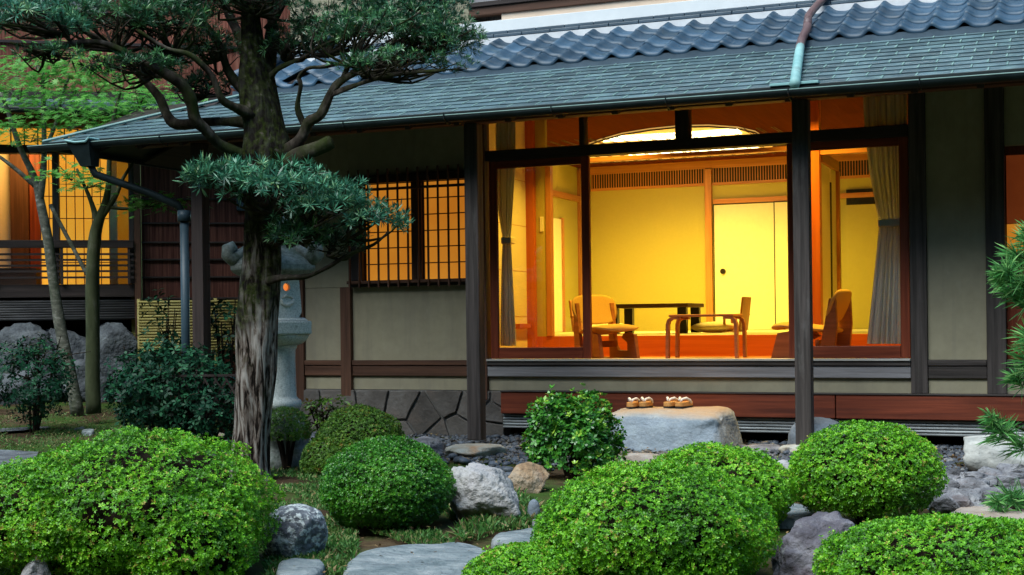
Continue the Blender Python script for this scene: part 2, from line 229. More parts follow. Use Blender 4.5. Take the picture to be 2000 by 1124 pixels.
# ------------------------------------------------------------------ object helpers
def tag(o, label=None, cat=None, group=None, kind=None):
    if label: o['label'] = label
    if cat: o['category'] = cat
    if group: o['group'] = group
    if kind: o['kind'] = kind
    return o
def thing(name, loc, label, cat, group=None, rz=0):
    o = bpy.data.objects.new(name, None); COL.objects.link(o); o.location = tuple(float(q) for q in loc); o.rotation_euler = (0, 0, rz)
    o.empty_display_size = .2
    return tag(o, label, cat, group)
def rootof(o):
    while o.parent: o = o.parent
    return o
def place(o, parent):
    COL.objects.link(o)
    if parent is not None: o.parent = parent
    return o
def inst(name, me, parent, loc=(0, 0, 0), rot=(0, 0, 0), scale=(1, 1, 1)):
    o = bpy.data.objects.new(name, me); place(o, parent); o.location = tuple(float(q) for q in loc); o.rotation_euler = rot; o.scale = scale
    return o
class MB:
    def __init__(s): s.v = []; s.f = []; s.a = []
    def add(s, vs, fs, a=None):
        o = len(s.v); s.v += [tuple(float(q) for q in x) for x in vs]; s.f += [tuple(i+o for i in g) for g in fs]
        if a is not None: s.a += list(a)
        return s
    def box(s, lo, hi):
        x0, y0, z0 = [min(p, q) for p, q in zip(lo, hi)]; x1, y1, z1 = [max(p, q) for p, q in zip(lo, hi)]
        return s.add([(x0, y0, z0), (x1, y0, z0), (x1, y1, z0), (x0, y1, z0), (x0, y0, z1), (x1, y0, z1), (x1, y1, z1), (x0, y1, z1)],
                     [(0, 3, 2, 1), (4, 5, 6, 7), (0, 1, 5, 4), (1, 2, 6, 5), (2, 3, 7, 6), (3, 0, 4, 7)])
    def beam(s, p0, p1, wd, ht, up=(0, 0, 1)):
        p0, p1 = Vector(p0), Vector(p1); t = (p1-p0).normalized(); u = Vector(up); sd = t.cross(u).normalized(); u = sd.cross(t).normalized()
        c = [sd*a*wd/2 + u*b*ht/2 for a, b in ((-1, -1), (1, -1), (1, 1), (-1, 1))]
        return s.add([p0+q for q in c]+[p1+q for q in c], [(0, 1, 2, 3), (7, 6, 5, 4), (0, 4, 5, 1), (1, 5, 6, 2), (2, 6, 7, 3), (3, 7, 4, 0)])
    def tube(s, pts, rad, n=8, jit=0, flat=1.0, cap=True):
        P = [Vector([float(q) for q in p]) for p in pts]; N = len(P)
        if not hasattr(rad, '__len__'): rad = [rad]*N
        ref = None; vs = []; fs = []
        for i in range(N):
            t = (P[min(i+1, N-1)]-P[max(i-1, 0)]).normalized()
            if ref is None: ref = Vector((0, 0, 1)) if abs(t.z) < .9 else Vector((1, 0, 0))
            sd = t.cross(ref)
            sd = sd.normalized() if sd.length > 1e-5 else Vector((1, 0, 0)); u = sd.cross(t).normalized(); ref = u
            for k in range(n):
                a = 2*math.pi*k/n; rr = rad[i]
                if jit: rr *= 1 + jit*mnoise.noise(P[i]*2.3 + Vector((math.cos(a), math.sin(a), 0))*1.3)
                vs.append(P[i] + sd*math.cos(a)*rr + u*math.sin(a)*rr*flat)
        for i in range(N-1):
            for k in range(n):
                fs.append((i*n+k, i*n+(k+1) % n, (i+1)*n+(k+1) % n, (i+1)*n+k))
        if cap: fs.append(tuple(range(n-1, -1, -1))); fs.append(tuple((N-1)*n+k for k in range(n)))
        return s.add(vs, fs)
    def lathe(s, prof, n=24, c=(0, 0, 0), rot=0, sq=None):
        vs = []; fs = []
        for (r, z) in prof:
            for k in range(n):
                a = 2*math.pi*k/n + rot; q = r
                vs.append((c[0]+q*math.cos(a), c[1]+q*math.sin(a), c[2]+z))
        for i in range(len(prof)-1):
            for k in range(n): fs.append((i*n+k, i*n+(k+1) % n, (i+1)*n+(k+1) % n, (i+1)*n+k))
        fs.append(tuple(range(n-1, -1, -1))); fs.append(tuple((len(prof)-1)*n+k for k in range(n)))
        return s.add(vs, fs)
    def prism(s, poly, o, ex, ey, en, depth):      # polygon in (ex,ey) extruded along en
        o, ex, ey, en = [Vector([float(q) for q in k]) for k in (o, ex, ey, en)]; n = len(poly)
        vs = [o+ex*a+ey*b for a, b in poly]+[o+ex*a+ey*b+en*depth for a, b in poly]
        return s.add(vs, [tuple(range(n-1, -1, -1)), tuple(range(n, 2*n))]+[(i, (i+1) % n, n+(i+1) % n, n+i) for i in range(n)])
    def mesh(s, name, m, smooth=False):
        me = bpy.data.meshes.new(name); me.from_pydata(s.v, [], s.f); me.materials.append(m)
        if smooth: me.polygons.foreach_set('use_smooth', [True]*len(me.polygons))
        if s.a:
            at_ = me.attributes.new('rnd', 'FLOAT', 'FACE'); at_.data.foreach_set('value', s.a)
        import bmesh
        bm = bmesh.new(); bm.from_mesh(me); bmesh.ops.recalc_face_normals(bm, faces=bm.faces); bm.to_mesh(me); bm.free()
        return me
    def build(s, name, m, parent=None, smooth=False, bevel=0, label=None, kind=None, local=False, sub=0):
        if parent is not None and not local:
            L = rootof(parent).location
            s.v = [(x-L.x, y-L.y, z-L.z) for x, y, z in s.v]
        o = bpy.data.objects.new(name, s.mesh(name, m, smooth)); place(o, parent)
        if bevel:
            b = o.modifiers.new('bevel', 'BEVEL'); b.width = bevel; b.segments = 2; b.limit_method = 'ANGLE'
        if sub:
            b = o.modifiers.new('sub', 'SUBSURF'); b.levels = sub; b.render_levels = sub
        return tag(o, label, kind=kind)
def solo(mb, name, m, base, label, cat, group=None, **k):          # a thing that is a single mesh, its origin at its base
    base = [float(q) for q in base]; mb.v = [(x-base[0], y-base[1], z-base[2]) for x, y, z in mb.v]
    o = mb.build(name, m, None, **k); o.location = base
    return tag(o, label, cat, group)
def npmesh(name, m, V, Fq, rnd, parent=None, offset=True, kind=None, smooth=False):   # many quads, fast
    if parent is not None and offset:
        V = V - np.array(rootof(parent).location)
    me = bpy.data.meshes.new(name); nv, nf = len(V), len(Fq); k = Fq.shape[1]
    me.vertices.add(nv); me.vertices.foreach_set('co', V.astype(np.float32).ravel())
    me.loops.add(nf*k); me.loops.foreach_set('vertex_index', Fq.astype(np.int32).ravel())
    me.polygons.add(nf); me.polygons.foreach_set('loop_start', np.arange(0, nf*k, k, dtype=np.int32)); me.polygons.foreach_set('loop_total', np.full(nf, k, dtype=np.int32))
    me.update(calc_edges=True)
    a = me.attributes.new('rnd', 'FLOAT', 'FACE'); a.data.foreach_set('value', rnd.astype(np.float32))
    if smooth: me.polygons.foreach_set('use_smooth', [True]*nf)
    me.materials.append(m); o = bpy.data.objects.new(name, me); place(o, parent)
    return tag(o, kind=kind)
def basis(N):                        # random frames whose z is N
    N = N/np.linalg.norm(N, axis=1, keepdims=True); A = RNG.normal(size=N.shape); X = np.cross(A, N); X /= np.linalg.norm(X, axis=1, keepdims=True)
    return X, np.cross(N, X), N
def scatter(P, N, size, tv, tf):     # copy a template (tv verts, tf quads) to every P with frame N and size
    X, Y, Z = basis(N); n = len(P); k = len(tv)
    V = P[:, None, :] + size[:, None, None]*(tv[None, :, 0:1]*X[:, None, :] + tv[None, :, 1:2]*Y[:, None, :] + tv[None, :, 2:3]*Z[:, None, :])
    Fq = (tf[None] + (np.arange(n)*k)[:, None, None]).reshape(-1, tf.shape[1])
    return V.reshape(-1, 3), Fq
def rosette(nl, tilt0, tilt1, wd, length=1.0, droop=.15, rings=1, seed=0):
    rg = np.random.default_rng(seed); vs = []; fs = []
    for i in range(nl):
        a = 2*math.pi*(i/nl*rings) + rg.uniform(-.25, .25); el = math.radians(rg.uniform(tilt0, tilt1)); l = length*rg.uniform(.75, 1.1)
        dr = np.array([math.cos(a)*math.cos(el), math.sin(a)*math.cos(el), math.sin(el)]); sd = np.array([-math.sin(a), math.cos(a), 0])
        up = np.cross(dr, sd)*-1
        mid = dr*l*.52 + up*wd*.12; tip = dr*l - np.array([0, 0, droop*l]); b = len(vs)
        vs += [dr*.04, mid+sd*wd/2, tip, mid-sd*wd/2]; fs.append((b, b+1, b+2, b+3))
    return np.array(vs), np.array(fs)
T_AZ = [rosette(5, 5, 65, .46, seed=i) for i in range(4)]
T_MAKI = [rosette(15, -5, 75, .13, rings=2.6, droop=.1, seed=20+i) for i in range(3)]+[rosette(9, 20, 80, .12, rings=2.1, droop=.06, seed=30+i) for i in range(3)]
T_CAM = [rosette(4, -10, 45, .42, droop=.25, seed=40+i) for i in range(3)]
def leaves(name, m, P, N, size, temps, parent, kind='stuff', bias=None, smooth=False):
    Vs = []; Fs = []; Rs = []; o = 0; n = len(P); idx = RNG.integers(0, len(temps), n)
    for i, (tv, tf) in enumerate(temps):
        s = idx == i
        if not s.any(): continue
        V, Fq = scatter(P[s], N[s], size[s], tv, tf); Vs.append(V); Fs.append(Fq+o); o += len(V)
        base = np.repeat(bias[s] if bias is not None else RNG.random(s.sum()), len(tf)); Rs.append(np.clip(base+RNG.normal(0, .10, len(base)), 0, 1))
    return npmesh(name, m, np.concatenate(Vs), np.concatenate(Fs), np.concatenate(Rs), parent, kind=kind, smooth=smooth)
def nz(P, s, o=0.0): return np.array([mnoise.noise(Vector((p[0]*s+o, p[1]*s+o*.7, p[2]*s-o))) for p in P])
def ico(sub):
    import bmesh
    bm = bmesh.new(); bmesh.ops.create_icosphere(bm, subdivisions=sub, radius=1); V = np.array([v.co[:] for v in bm.verts]); Fq = [tuple(v.index for v in f.verts) for f in bm.faces]; bm.free()
    return V, Fq
ICO = {k: ico(k) for k in (1, 2, 3, 4, 5)}
def rockverts(seed, size, boxy=.35, amp=.12, freq=1.6, sub=4, cuts=5, skew=(0, 0), fine=.03):
    V, Fq = ICO[sub]; V = V.copy(); rg = np.random.default_rng(seed)
    m = np.abs(V).max(1, keepdims=True); V = V*(1-boxy) + V/m*boxy*.86
    for _ in range(cuts):                                   # planar facets
        nrm = rg.normal(size=3); nrm /= np.linalg.norm(nrm); h = rg.uniform(.62, .86); dd = V@nrm - h; k = dd > 0
        V[k] -= np.outer(dd[k], nrm)*.88
    n1 = nz(V, freq, seed*3.1); n2 = nz(V, freq*3.2, seed*1.7); n3 = nz(V, freq*8, seed*.9)
    V *= (1 + amp*n1 + amp*.4*n2 + fine*n3)[:, None]
    V = V*np.array(size)
    V[:, 0] += skew[0]*V[:, 2]; V[:, 1] += skew[1]*V[:, 2]
    return V, Fq
def rock(name, px, t, wpx, top_py, m, label, seed, depth=1.0, sink=.35, rz=0.0, group=None, cat='rock', shade=True, **k):
    g = pt(px, 900, t); g[2] = gz(g[0], g[1]); zt = pt(px, top_py, t)[2]; h = zt-g[2]; rx = wpx*t/F/2
    V, Fq = rockverts(seed, (rx, rx*depth, h/(1-sink)/1.0*.55 if False else h*(.5+sink/2)), **k)
    V[:, 2] *= 1; zmax = V[:, 2].max(); xr = (V[:, 0].max()-V[:, 0].min())/2; V[:, 0] *= rx/xr
    V[:, 2] += h - zmax
    a = PSI + rz; c, s = math.cos(a), math.sin(a); V = np.stack([V[:, 0]*c-V[:, 1]*s, V[:, 0]*s+V[:, 1]*c, V[:, 2]], 1)
    mb = MB(); mb.add(V + g, Fq)
    return solo(mb, name, M[m], g, label, cat, group, smooth=shade)

# ------------------------------------------------------------------ ground
def build_ground():
    xs = np.concatenate([[-90, -50, -30, -20], np.arange(-15, 5.01, .2), [8, 14, 30, 60, 90]]); ys = np.concatenate([[-60, -40, -25, -18], np.arange(-13, 5.01, .2), [8, 14, 30, 60, 90]])
    vs = []; fs = []; nx = len(xs)
    for y in ys:
        for x in xs: vs.append((x, y, gz(x, y) + .025*mnoise.noise(Vector((x*1.3, y*1.3, 0))) + .012*mnoise.noise(Vector((x*5, y*5, 3)))-.01))
    for j in range(len(ys)-1):
        for i in range(nx-1): fs.append((j*nx+i, j*nx+i+1, (j+1)*nx+i+1, (j+1)*nx+i))
    m = mat('garden_soil', [(.3, (.028, .018, .011)), (.5, (.06, .04, .024)), (.72, (.11, .08, .05))], 3, 10, rough=1, bump=.6, bscale=30, spec=.05,
            over=(((.03, .075, .012), 1.5, .44, .58, (1, 1, 1), .85), ((.16, .115, .055), 9, .56, .72, (1, 1, 1), .6)))
    mb = MB(); mb.add(vs, fs); o = mb.build('ground', m, None, smooth=True); tag(o, kind='structure')
build_ground()

def sky_block_wood():          # unseen hedge and trees added behind the viewer blocking low sky, mirrored in panes
    V = []; Fq = []; nx, nz_ = 90, 14; mb = MB(); P = []; N = []
    for j in range(nz_):
        for i in range(nx):
            u = i/(nx-1); a = math.radians(200+140*u); R0 = 17.5 + 1.5*math.sin(u*23)+mnoise.noise(Vector((u*14, j*.4, 1)))*1.6
            top = 10.5+2.2*mnoise.noise(Vector((u*9, 0, 5))); z = -.6+(top+.6)*j/(nz_-1); R1 = R0+.8*(j/(nz_-1))**2*2
            V.append((-1.5+R1*math.cos(a), 1.0+R1*1.02*math.sin(a), z)); P.append(V[-1]); N.append((-math.cos(a), -math.sin(a), .3))
    for j in range(nz_-1):
        for i in range(nx-1): Fq.append((j*nx+i, j*nx+i+1, (j+1)*nx+i+1, (j+1)*nx+i))
    mb.add(V, Fq); tag(mb.build('sky_block_hedge', M['void'], None, smooth=True), kind='stuff')
    P = np.array(P); N = np.array(N); k = RNG.integers(0, len(P), 9000); Q = P[k]+RNG.normal(0, .45, (9000, 3))+N[k]*.4
    o = leaves('sky_block_wood', M['camellia'], Q, N[k]+RNG.normal(0, .5, (9000, 3)), RNG.uniform(.2, .4, 9000), T_CAM, None); tag(o, kind='stuff')
sky_block_wood()
# ================================================================== MAIN HOUSE
house = thing('main_house', (-4.0, 1.0, 0), 'long wooden Japanese guest house with copper eave, blue tiles and lit sitting room', 'house')
XL, XR = -7.09, 2.6
def part(name, m, lo, hi, parent=None, bevel=.004, **k):
    return MB().box(lo, hi).build(name, M[m], parent or house, bevel=bevel, **k)
# --- posts in the wall plane
for i, (x0, x1, z0, z1, y0) in enumerate([(-7.09, -6.99, .30, 3.3, -.06), (-6.575, -6.465, .36, 1.40, -.07), (-5.155, -5.055, .34, 3.3, -.06), (-1.305, -1.175, .43, 3.3, -.06), (-.72, -.575, .43, 3.3, -.06), (.9, 1.03, .43, 3.3, -.06)]):
    part('wall_post', 'grey_z' if i > 2 else 'brown_z', (x0, y0, z0), (x1, .06, z1))
# --- sill and rails (butted between posts)
for (x0, x1) in [(-6.987, -6.578), (-6.462, -5.158)]:
    part('sill_rail', 'brown_x', (x0, -.055, .655), (x1, .04, .70)); part('sill_board', 'brown_x', (x0, -.045, .555), (x1, .04, .648))
part('threshold', 'sill', (-5.052, -.085, .694), (-1.308, .10, .712), bevel=.003)
part('sill_rail', 'grey_x', (-5.052, -.07, .655), (-1.308, .10, .691)); part('sill_board', 'silver_x', (-5.052, -.055, .553), (-1.308, .10, .648))
for (x0, x1) in [(-1.172, -.723), (-.572, .897), (1.033, 2.6)]:
    part('sill_rail', 'grey_x', (x0, -.055, .655), (x1, .04, .70)); part('sill_board', 'grey_x', (x0, -.045, .553), (x1, .04, .648))
# --- plaster
def wallbox(x0, x1, z0, z1, y0=-.02, y1=.10, m='plaster', name='plaster_wall'): return MB().box((x0, y0, z0), (x1, y1, z1)).build(name, M[m], house)
wallbox(-6.987, -5.158, .425, .553); wallbox(-5.052, -1.308, .425, .552); wallbox(-1.172, -.723, .43, .552); wallbox(-.572, .897, .43, .552); wallbox(1.033, 2.6, .43, .552)
wallbox(-6.987, -6.578, .702, 1.398); wallbox(-6.462, -5.158, .702, 1.398); wallbox(-6.987, -6.50, 1.402, 3.3); wallbox(-5.245, -5.158, 1.402, 3.3)
wallbox(-6.497, -5.248, 2.45, 3.3); wallbox(-1.172, -.723, .702, 3.3); wallbox(1.033, 2.6, .702, 3.3); wallbox(-.572, .897, 2.4, 3.3)
# --- plinth of cut stones, left part
def clip(poly, a, b, c):             # keep a*x+b*y<=c
    out = []
    for i in range(len(poly)):
        p, q = poly[i], poly[(i+1) % len(poly)]; dp = a*p[0]+b*p[1]-c; dq = a*q[0]+b*q[1]-c
        if dp <= 0: out.append(p)
        if dp*dq < 0:
            t = dp/(dp-dq); out.append((p[0]+(q[0]-p[0])*t, p[1]+(q[1]-p[1])*t))
    return out
plinth = MB().box((-7.10, -.03, -.2), (-4.90, .12, .42)).build('plinth', M['joint'], house)
seeds = [(-7.0, .32), (-6.8, .08), (-6.62, .33), (-6.25, .08), (-6.22, .36), (-5.95, .30), (-5.72, .17), (-5.45, .36), (-5.33, .05), (-5.22, .27), (-5.12, .37), (-5.02, .03), (-5.0, .24), (-5.95, -.02), (-5.55, -.03), (-4.93, .36)]
for i, s in enumerate(seeds):
    poly = [(-7.10, -.08), (-4.90, -.08), (-4.90, .418), (-7.10, .418)]
    for j, q in enumerate(seeds):
        if i == j: continue
        mx, my = (s[0]+q[0])/2, (s[1]+q[1])/2; a, b = q[0]-s[0], q[1]-s[1]; l = math.hypot(a, b); a /= l; b /= l
        poly = clip(poly, a, b, a*mx+b*my-.008)
    if len(poly) < 3: continue
    pj = []
    for q in range(len(poly)):
        a_, b_ = poly[q], poly[(q+1) % len(poly)]
        for u in range(4):
            x_, y_ = a_[0]+(b_[0]-a_[0])*u/4, a_[1]+(b_[1]-a_[1])*u/4; k_ = .95+.02*mnoise.noise(Vector((x_*9, y_*9, i))); w_ = .011
            x_ += w_*mnoise.noise(Vector((x_*7, y_*7, 1.5+i))); y_ += w_*mnoise.noise(Vector((x_*7, y_*7, 9.5+i)))
            pj.append((s[0]+(x_-s[0])*(k_+.03), min(.418, s[1]+(y_-s[1])*(k_+.03))))
    poly = pj
    n = random.uniform(.02, .05)
    MB().prism(poly, (0, -.03, 0), (1, 0, 0), (0, 0, 1), (0, -1, 0), n).build('stone', M['plinth'], plinth, bevel=.008)
# --- red board and bamboo skirting under the room
for (x0, x1) in [(-4.893, -1.905), (-1.897, .9), (.908, 2.6)]:
    part('skirting_board', 'bigred', (x0, -.13, .222), (x1, .02, .418), bevel=.006)
part('skirting_cap', 'grey_x', (-4.895, -.14, .4185), (2.6, .02, .4295), bevel=.003)
for k in range(5):
    z = .203 - k*.026; x = -4.89
    mb = MB(); pts = []; rad = []
    while x < 2.6:
        n = random.uniform(.26, .34)
        pts += [(x, -.075, z), (x+n-.02, -.075, z), (x+n-.01, -.075, z)]; rad += [.0105, .0108, .0128]; x += n
    mb.tube(pts, rad, 7); mb.build('bamboo_rail', M['bamboo_grey'], house, smooth=True)
for x in (-4.6, -3.2, -1.75, -.9, .4): MB().box((x, -.062, .085), (x+.02, -.05, .22)).build('batten', M['dark_z'], house)
MB().box((-4.88, .35, -.1), (2.6, .5, .5)).build('underfloor_shade_sheet', M['void'], house)  # dark sheet put in for the shade under the floor
# --- lattice window
LW = [float(at(q, 450, .017)[0]) for q in (715, 806, 829, 913)]
for (x0, x1) in [(LW[0], LW[1]), (LW[2], LW[3])]:
    sp = MB().box((x0, .012, 1.46), (x1, .022, 2.37)).build('shoji_panel', M['shoji'], house)
    nv = 1
    for k in range(nv+1): MB().box((x0+(x1-x0)*k/nv-.006, -.002, 1.46), (x0+(x1-x0)*k/nv+.006, .011, 2.37)).build('muntin', M['brown_z'], sp)
    for k in range(1, 6): MB().box((x0+.007, .0, 1.46+.91*k/6-.005), (x1-.007, .0105, 1.46+.91*k/6+.005)).build('muntin', M['brown_x'], sp)
    MB().box((x0+.38 if x1 < -5.8 else x0+.18, .04, 1.46), (x0+.44 if x1 < -5.8 else x0+.26, .06, 2.37)).build('inner_stile', M['brown_z'], house)
part('window_head', 'dark_x', (-6.46, -.075, 2.375), (-5.20, .06, 2.45)); part('window_sill', 'dark_x', (-6.46, -.09, 1.40), (-5.20, .06, 1.457))
part('window_jamb', 'dark_z', (-6.46, -.06, 1.459), (LW[0]-.008, .06, 2.373)); part('window_jamb', 'brown_z', (LW[1]+.008, -.03, 1.459), (LW[2]-.008, .06, 2.373)); part('window_jamb', 'dark_z', (LW[3]+.008, -.06, 1.459), (-5.202, .06, 2.373))
lat = MB().box((-6.47, -.125, 1.425), (-5.165, -.098, 1.455)).build('window_lattice', M['brown_x'], house, bevel=.003)
MB().box((-6.47, -.125, 2.30), (-5.165, -.098, 2.325)).build('lattice_rail', M['brown_x'], lat, bevel=.003)
for k in range(13):
    x = -6.43 + k*.104; MB().box((x-.008, -.146, 1.385), (x+.008, -.126, 2.50)).build('bar', M['brown_z'], lat, bevel=.003)
# --- sliding glass doors with transoms
ZD0, ZD1, ZT0, ZT1 = .715, 2.49, 2.62, 3.05
part('lintel', 'dark_x', (-5.052, -.05, 2.52), (-1.308, .10, 2.615)); part('head_beam', 'dark_x', (-5.052, -.05, 3.05), (-1.308, .10, 3.3))
for x in (-4.12, -3.2): part('transom_post', 'dark_z', (x-.022 if x < -4 else x-.06, -.04, 2.618), (x+.022 if x < -4 else x+.06, .08, 3.047))
for (x0, x1) in [(-5.05, -4.145), (-4.095, -3.265), (-3.135, -1.31)]: MB().box((x0, .02, 2.617), (x1, .026, 3.048)).build('transom_pane', M['glass'], house)
def door(x0, x1, y, frame='brown', rail=.10):
    frame = 'red'; d = MB().box((x0, y-.02, ZD0), (x0+.075, y+.02, ZD1+.028)).build('glass_door', M[frame+'_z'], house, bevel=.004)
    for nm, lo, hi, ax in [('stile', (x1-.075, y-.02, ZD0), (x1, y+.02, ZD1+.028), 'z'), ('bottom_rail', (x0+.077, y-.018, ZD0), (x1-.077, y+.018, ZD0+rail), 'x'), ('top_rail', (x0+.077, y-.018, ZD1-.04), (x1-.077, y+.018, ZD1+.028), 'x')]:
        MB().box(lo, hi).build(nm, M[('red' if nm == 'bottom_rail' else frame)+'_'+ax], d, bevel=.004)
    MB().box((x0+.078, y-.003, ZD0+rail+.001), (x1-.078, y+.003, ZD1-.041)).build('pane', M['glass'], d)
    return d
door(-5.03, -4.06, .0); door(-2.30, -1.312, .0)
# --- veranda posts, eave beam, soffit, rafters
for x in (-7.57, -4.79, -2.01, .77):
    part('veranda_post', 'grey_z' if x > -7 else 'dark_z', (x-.062, -.962, .05), (x+.062, -.838, 2.735), bevel=.008)
part('eave_beam', 'brown_x', (-8.25, -.965, 2.738), (2.6, -.835, 2.86))
part('eave_beam', 'dark_y', (-7.65, -.832, 2.74), (-7.53, 1.0, 2.86))
PIT = math.atan(.4)
def roofz(y): return 2.78 + .4*(y+1.35)
MB().prism([(-1.33, 2.728), (.05, 3.28), (.05, 3.305), (-1.33, 2.752)], (-8.9, 0, 0), (0, 1, 0), (0, 0, 1), (1, 0, 0), 11.5).build('soffit', M['dark_x'], house)
MB().prism([(-8.93, 2.728), (-7.06, 3.45), (-7.06, 3.475), (-8.93, 2.752)], (0, .06, 0), (1, 0, 0), (0, 0, 1), (0, 1, 0), 3.9).build('soffit', M['dark_y'], house)
for k in range(25):
    x = -8.4 + k*.455; MB().beam((x, -1.30, 2.70), (x, .0, 3.22), .05, .06).build('rafter', M['dark_y'], house)
# --- copper roof: deck, 300 shingles one by one, the rest as one field
deck = MB().add([(-8.97, -1.36, 2.768), (2.6, -1.36, 2.768), (2.6, .06, 3.336), (-7.55, .06, 3.336), (-7.05, .06, 3.536), (-7.05, 4.0, 3.536), (-8.97, 4.0, 2.768)], [(0, 1, 2, 3), (0, 3, 4, 5, 6)]).build('copper_roof', M['copper_dark'], house)
SW, NR = .245, 11; SL = 1.41/math.cos(PIT)/NR
def shingle_mesh(wd):
    h = wd/2-.002; e = SL*1.1; x = h-.011
    me = MB().add([(-h, 0, .006), (x, 0, .006), (x, e, -.003), (-h, e, -.003), (-h, 0, .0115), (x, 0, .0115), (x, e, .002), (-h, e, .002),
                   (x, 0, .006), (h, 0, .006), (h, e, -.001), (x, e, -.001), (x, 0, .0145), (h, 0, .0145), (h, e, .005), (x, e, .005)],
                  [(4, 5, 6, 7), (0, 1, 5, 4), (0, 4, 7, 3), (0, 3, 2, 1), (12, 13, 14, 15), (8, 9, 13, 12), (9, 10, 14, 13), (8, 12, 15, 11)]).mesh('shingle', M['copper'])
    me.materials.append(M['copper_seam'])
    for p in me.polygons: p.material_index = 1 if min(p.vertices) > 7 else 0
    return me
sm = shingle_mesh(SW); cand = []
L0 = house.location
for r in range(NR):
    y = -1.355 + r*SL*math.cos(PIT); z = roofz(y)-.008; k = 0; x = -9.3 + (r % 2)*SW*.5 + random.uniform(-.02, .02)
    while x < 2.5:
        hip = -8.97 + (y+1.35) + .13
        if x > hip: cand.append((x, y, z))
        x += SW
def seen(c):
    dx = c[0]-CAM[0]; dy = c[1]-CAM[1]; f = dx*_d[0]+dy*_d[1]; return 1000+F*(dx*_r[0]+dy*_r[1])/f
vis = sorted([c for c in cand if seen(c) < 2020], key=lambda c: -c[0]); near = set(vis[:300])
fld = MB()
tv = [v.co[:] for v in sm.vertices]; tf = [tuple(p.vertices) for p in sm.polygons]; R = Matrix.Rotation(PIT, 3, 'X')
for c in cand:
    if c in near: inst('shingle', sm, deck, (c[0]-L0.x, c[1]-L0.y, c[2]-L0.z), (PIT+random.uniform(-.004, .012), random.uniform(-.004, .004), random.uniform(-.006, .006)))
    else: fld.add([tuple(R @ Vector(v) + Vector(c)) for v in tv], tf)
fo = fld.build('shingle_field', M['copper'], deck, kind='stuff'); fo.data.materials.append(M['copper_seam'])
for p in fo.data.polygons: p.material_index = 1 if min(p.vertices) % 16 > 7 else 0
# left hip face shingles (slopes away to the left)
hf = MB()
for r in range(NR):
    x = -8.97 + r*SL*math.cos(PIT); z = roofz(-1.35 + (x+8.97)); y = -1.35 + (x+8.97) + .12
    while y < 3.9:
        hf.add([(x-.002, y, z+.004), (x-.002, y+SW-.006, z+.004), (x+.135, y+SW-.006, z+.06), (x+.135, y, z+.06)], [(0, 1, 2, 3)]); y += SW
hf.build('hip_shingles', M['copper'], deck, kind='stuff')
MB().tube([(-8.99, -1.37, 2.79), (-8.27, -.65, 3.085), (-7.55, .07, 3.37)], .016, 6).build('hip_cap', M['copper_seam'], house)
MB().box((-8.98, -1.385, 2.715), (2.6, -1.352, 2.776)).build('eave_fascia', M['copper_dark'], house, bevel=.004)
MB().box((-9.0, -1.34, 2.715), (-8.97, 4.0, 2.776)).build('eave_fascia', M['copper_dark'], house, bevel=.004)
def gutter(p0, p1, rad=.052):        # half-round channel
    p0, p1 = Vector(p0), Vector(p1); t = (p1-p0).normalized(); s = t.cross(Vector((0, 0, 1))); mb = MB(); vs = []; n = 9
    for p in (p0, p1):
        for q in (rad, rad-.006):
            for k in range(n):
                a = math.pi*k/(n-1); vs.append(p + s*math.cos(a)*q - Vector((0, 0, 1))*math.sin(a)*q)
    fs = []
    for a, b in ((0, 2), (1, 3)):
        for k in range(n-1): fs.append((a*n+k, a*n+k+1, b*n+k+1, b*n+k))
    for k in range(n-1): fs.append((k, k+1, n+k+1, n+k)); fs.append((2*n+k, 2*n+k+1, 3*n+k+1, 3*n+k))
    for k in (0, n-1): fs.append((k, n+k, 3*n+k, 2*n+k))
    mb.add(vs, fs)
    rim = s*rad; sgn = 1 if s.y < 0 else -1
    mb.rim = (p0+rim*sgn, p1+rim*sgn); return mb
gm = gutter((-9.06, -1.445, 2.735), (2.6, -1.445, 2.725)); gut = gm.build('gutter', M['copper_dark'], house, smooth=True)
MB().tube(gm.rim, .005, 6).build('gutter_rim', M['copper_seam'], gut)  # pale colour along the rim paints in a thin bright highlight
for k in range(12):
    x = -8.5 + k*.93; MB().tube([(x, -1.36, 2.74), (x, -1.385, 2.665), (x, -1.445, 2.672), (x, -1.505, 2.70), (x, -1.508, 2.748)], .0055, 5).build('gutter_bracket', M['copper_dark'], gut)
# hopper and downpipe at the left corner
hx = -8.42
hop = MB().add([(hx-.17, -1.53, 2.755), (hx+.09, -1.53, 2.755), (hx+.09, -1.36, 2.755), (hx-.17, -1.36, 2.755), (hx-.05, -1.47, 2.52), (hx+.07, -1.47, 2.52), (hx+.07, -1.36, 2.52), (hx-.05, -1.36, 2.52)],
           [(4, 5, 6, 7), (0, 1, 5, 4), (1, 2, 6, 5), (2, 3, 7, 6), (3, 0, 4, 7)]).build('rain_hopper', M['copper_dark'], house)
MB().tube([(hx-.17, -1.532, 2.757), (hx-.06, -1.532, 2.735), (hx+.06, -1.532, 2.735), (hx+.09, -1.532, 2.765), (hx+.09, -1.36, 2.765)], .011, 6).build('hopper_rim', M['copper_green'], hop)
MB().tube([(hx+.01, -1.42, 2.56), (hx+.05, -1.39, 2.45), (-8.0, -1.12, 2.29), (-7.76, -.98, 2.17), (-7.715, -.95, 2.07)], .036, 10).build('downpipe_elbow', M['copper_dark'], house, smooth=True)
MB().tube([(-7.715, -.95, 2.12), (-7.715, -.95, 2.02)], .062, 12).build('pipe_collar', M['pipe_blue'], house, smooth=True)
MB().tube([(-7.715, -.95, 2.03), (-7.715, -.95, .0)], .04, 12).build('downpipe', M['pipe_blue'], house, smooth=True)
MB().tube([(-7.715, -.95, .52), (-7.715, -.95, .46)], .046, 12).build('pipe_collar', M['pipe_blue'], house, smooth=True)
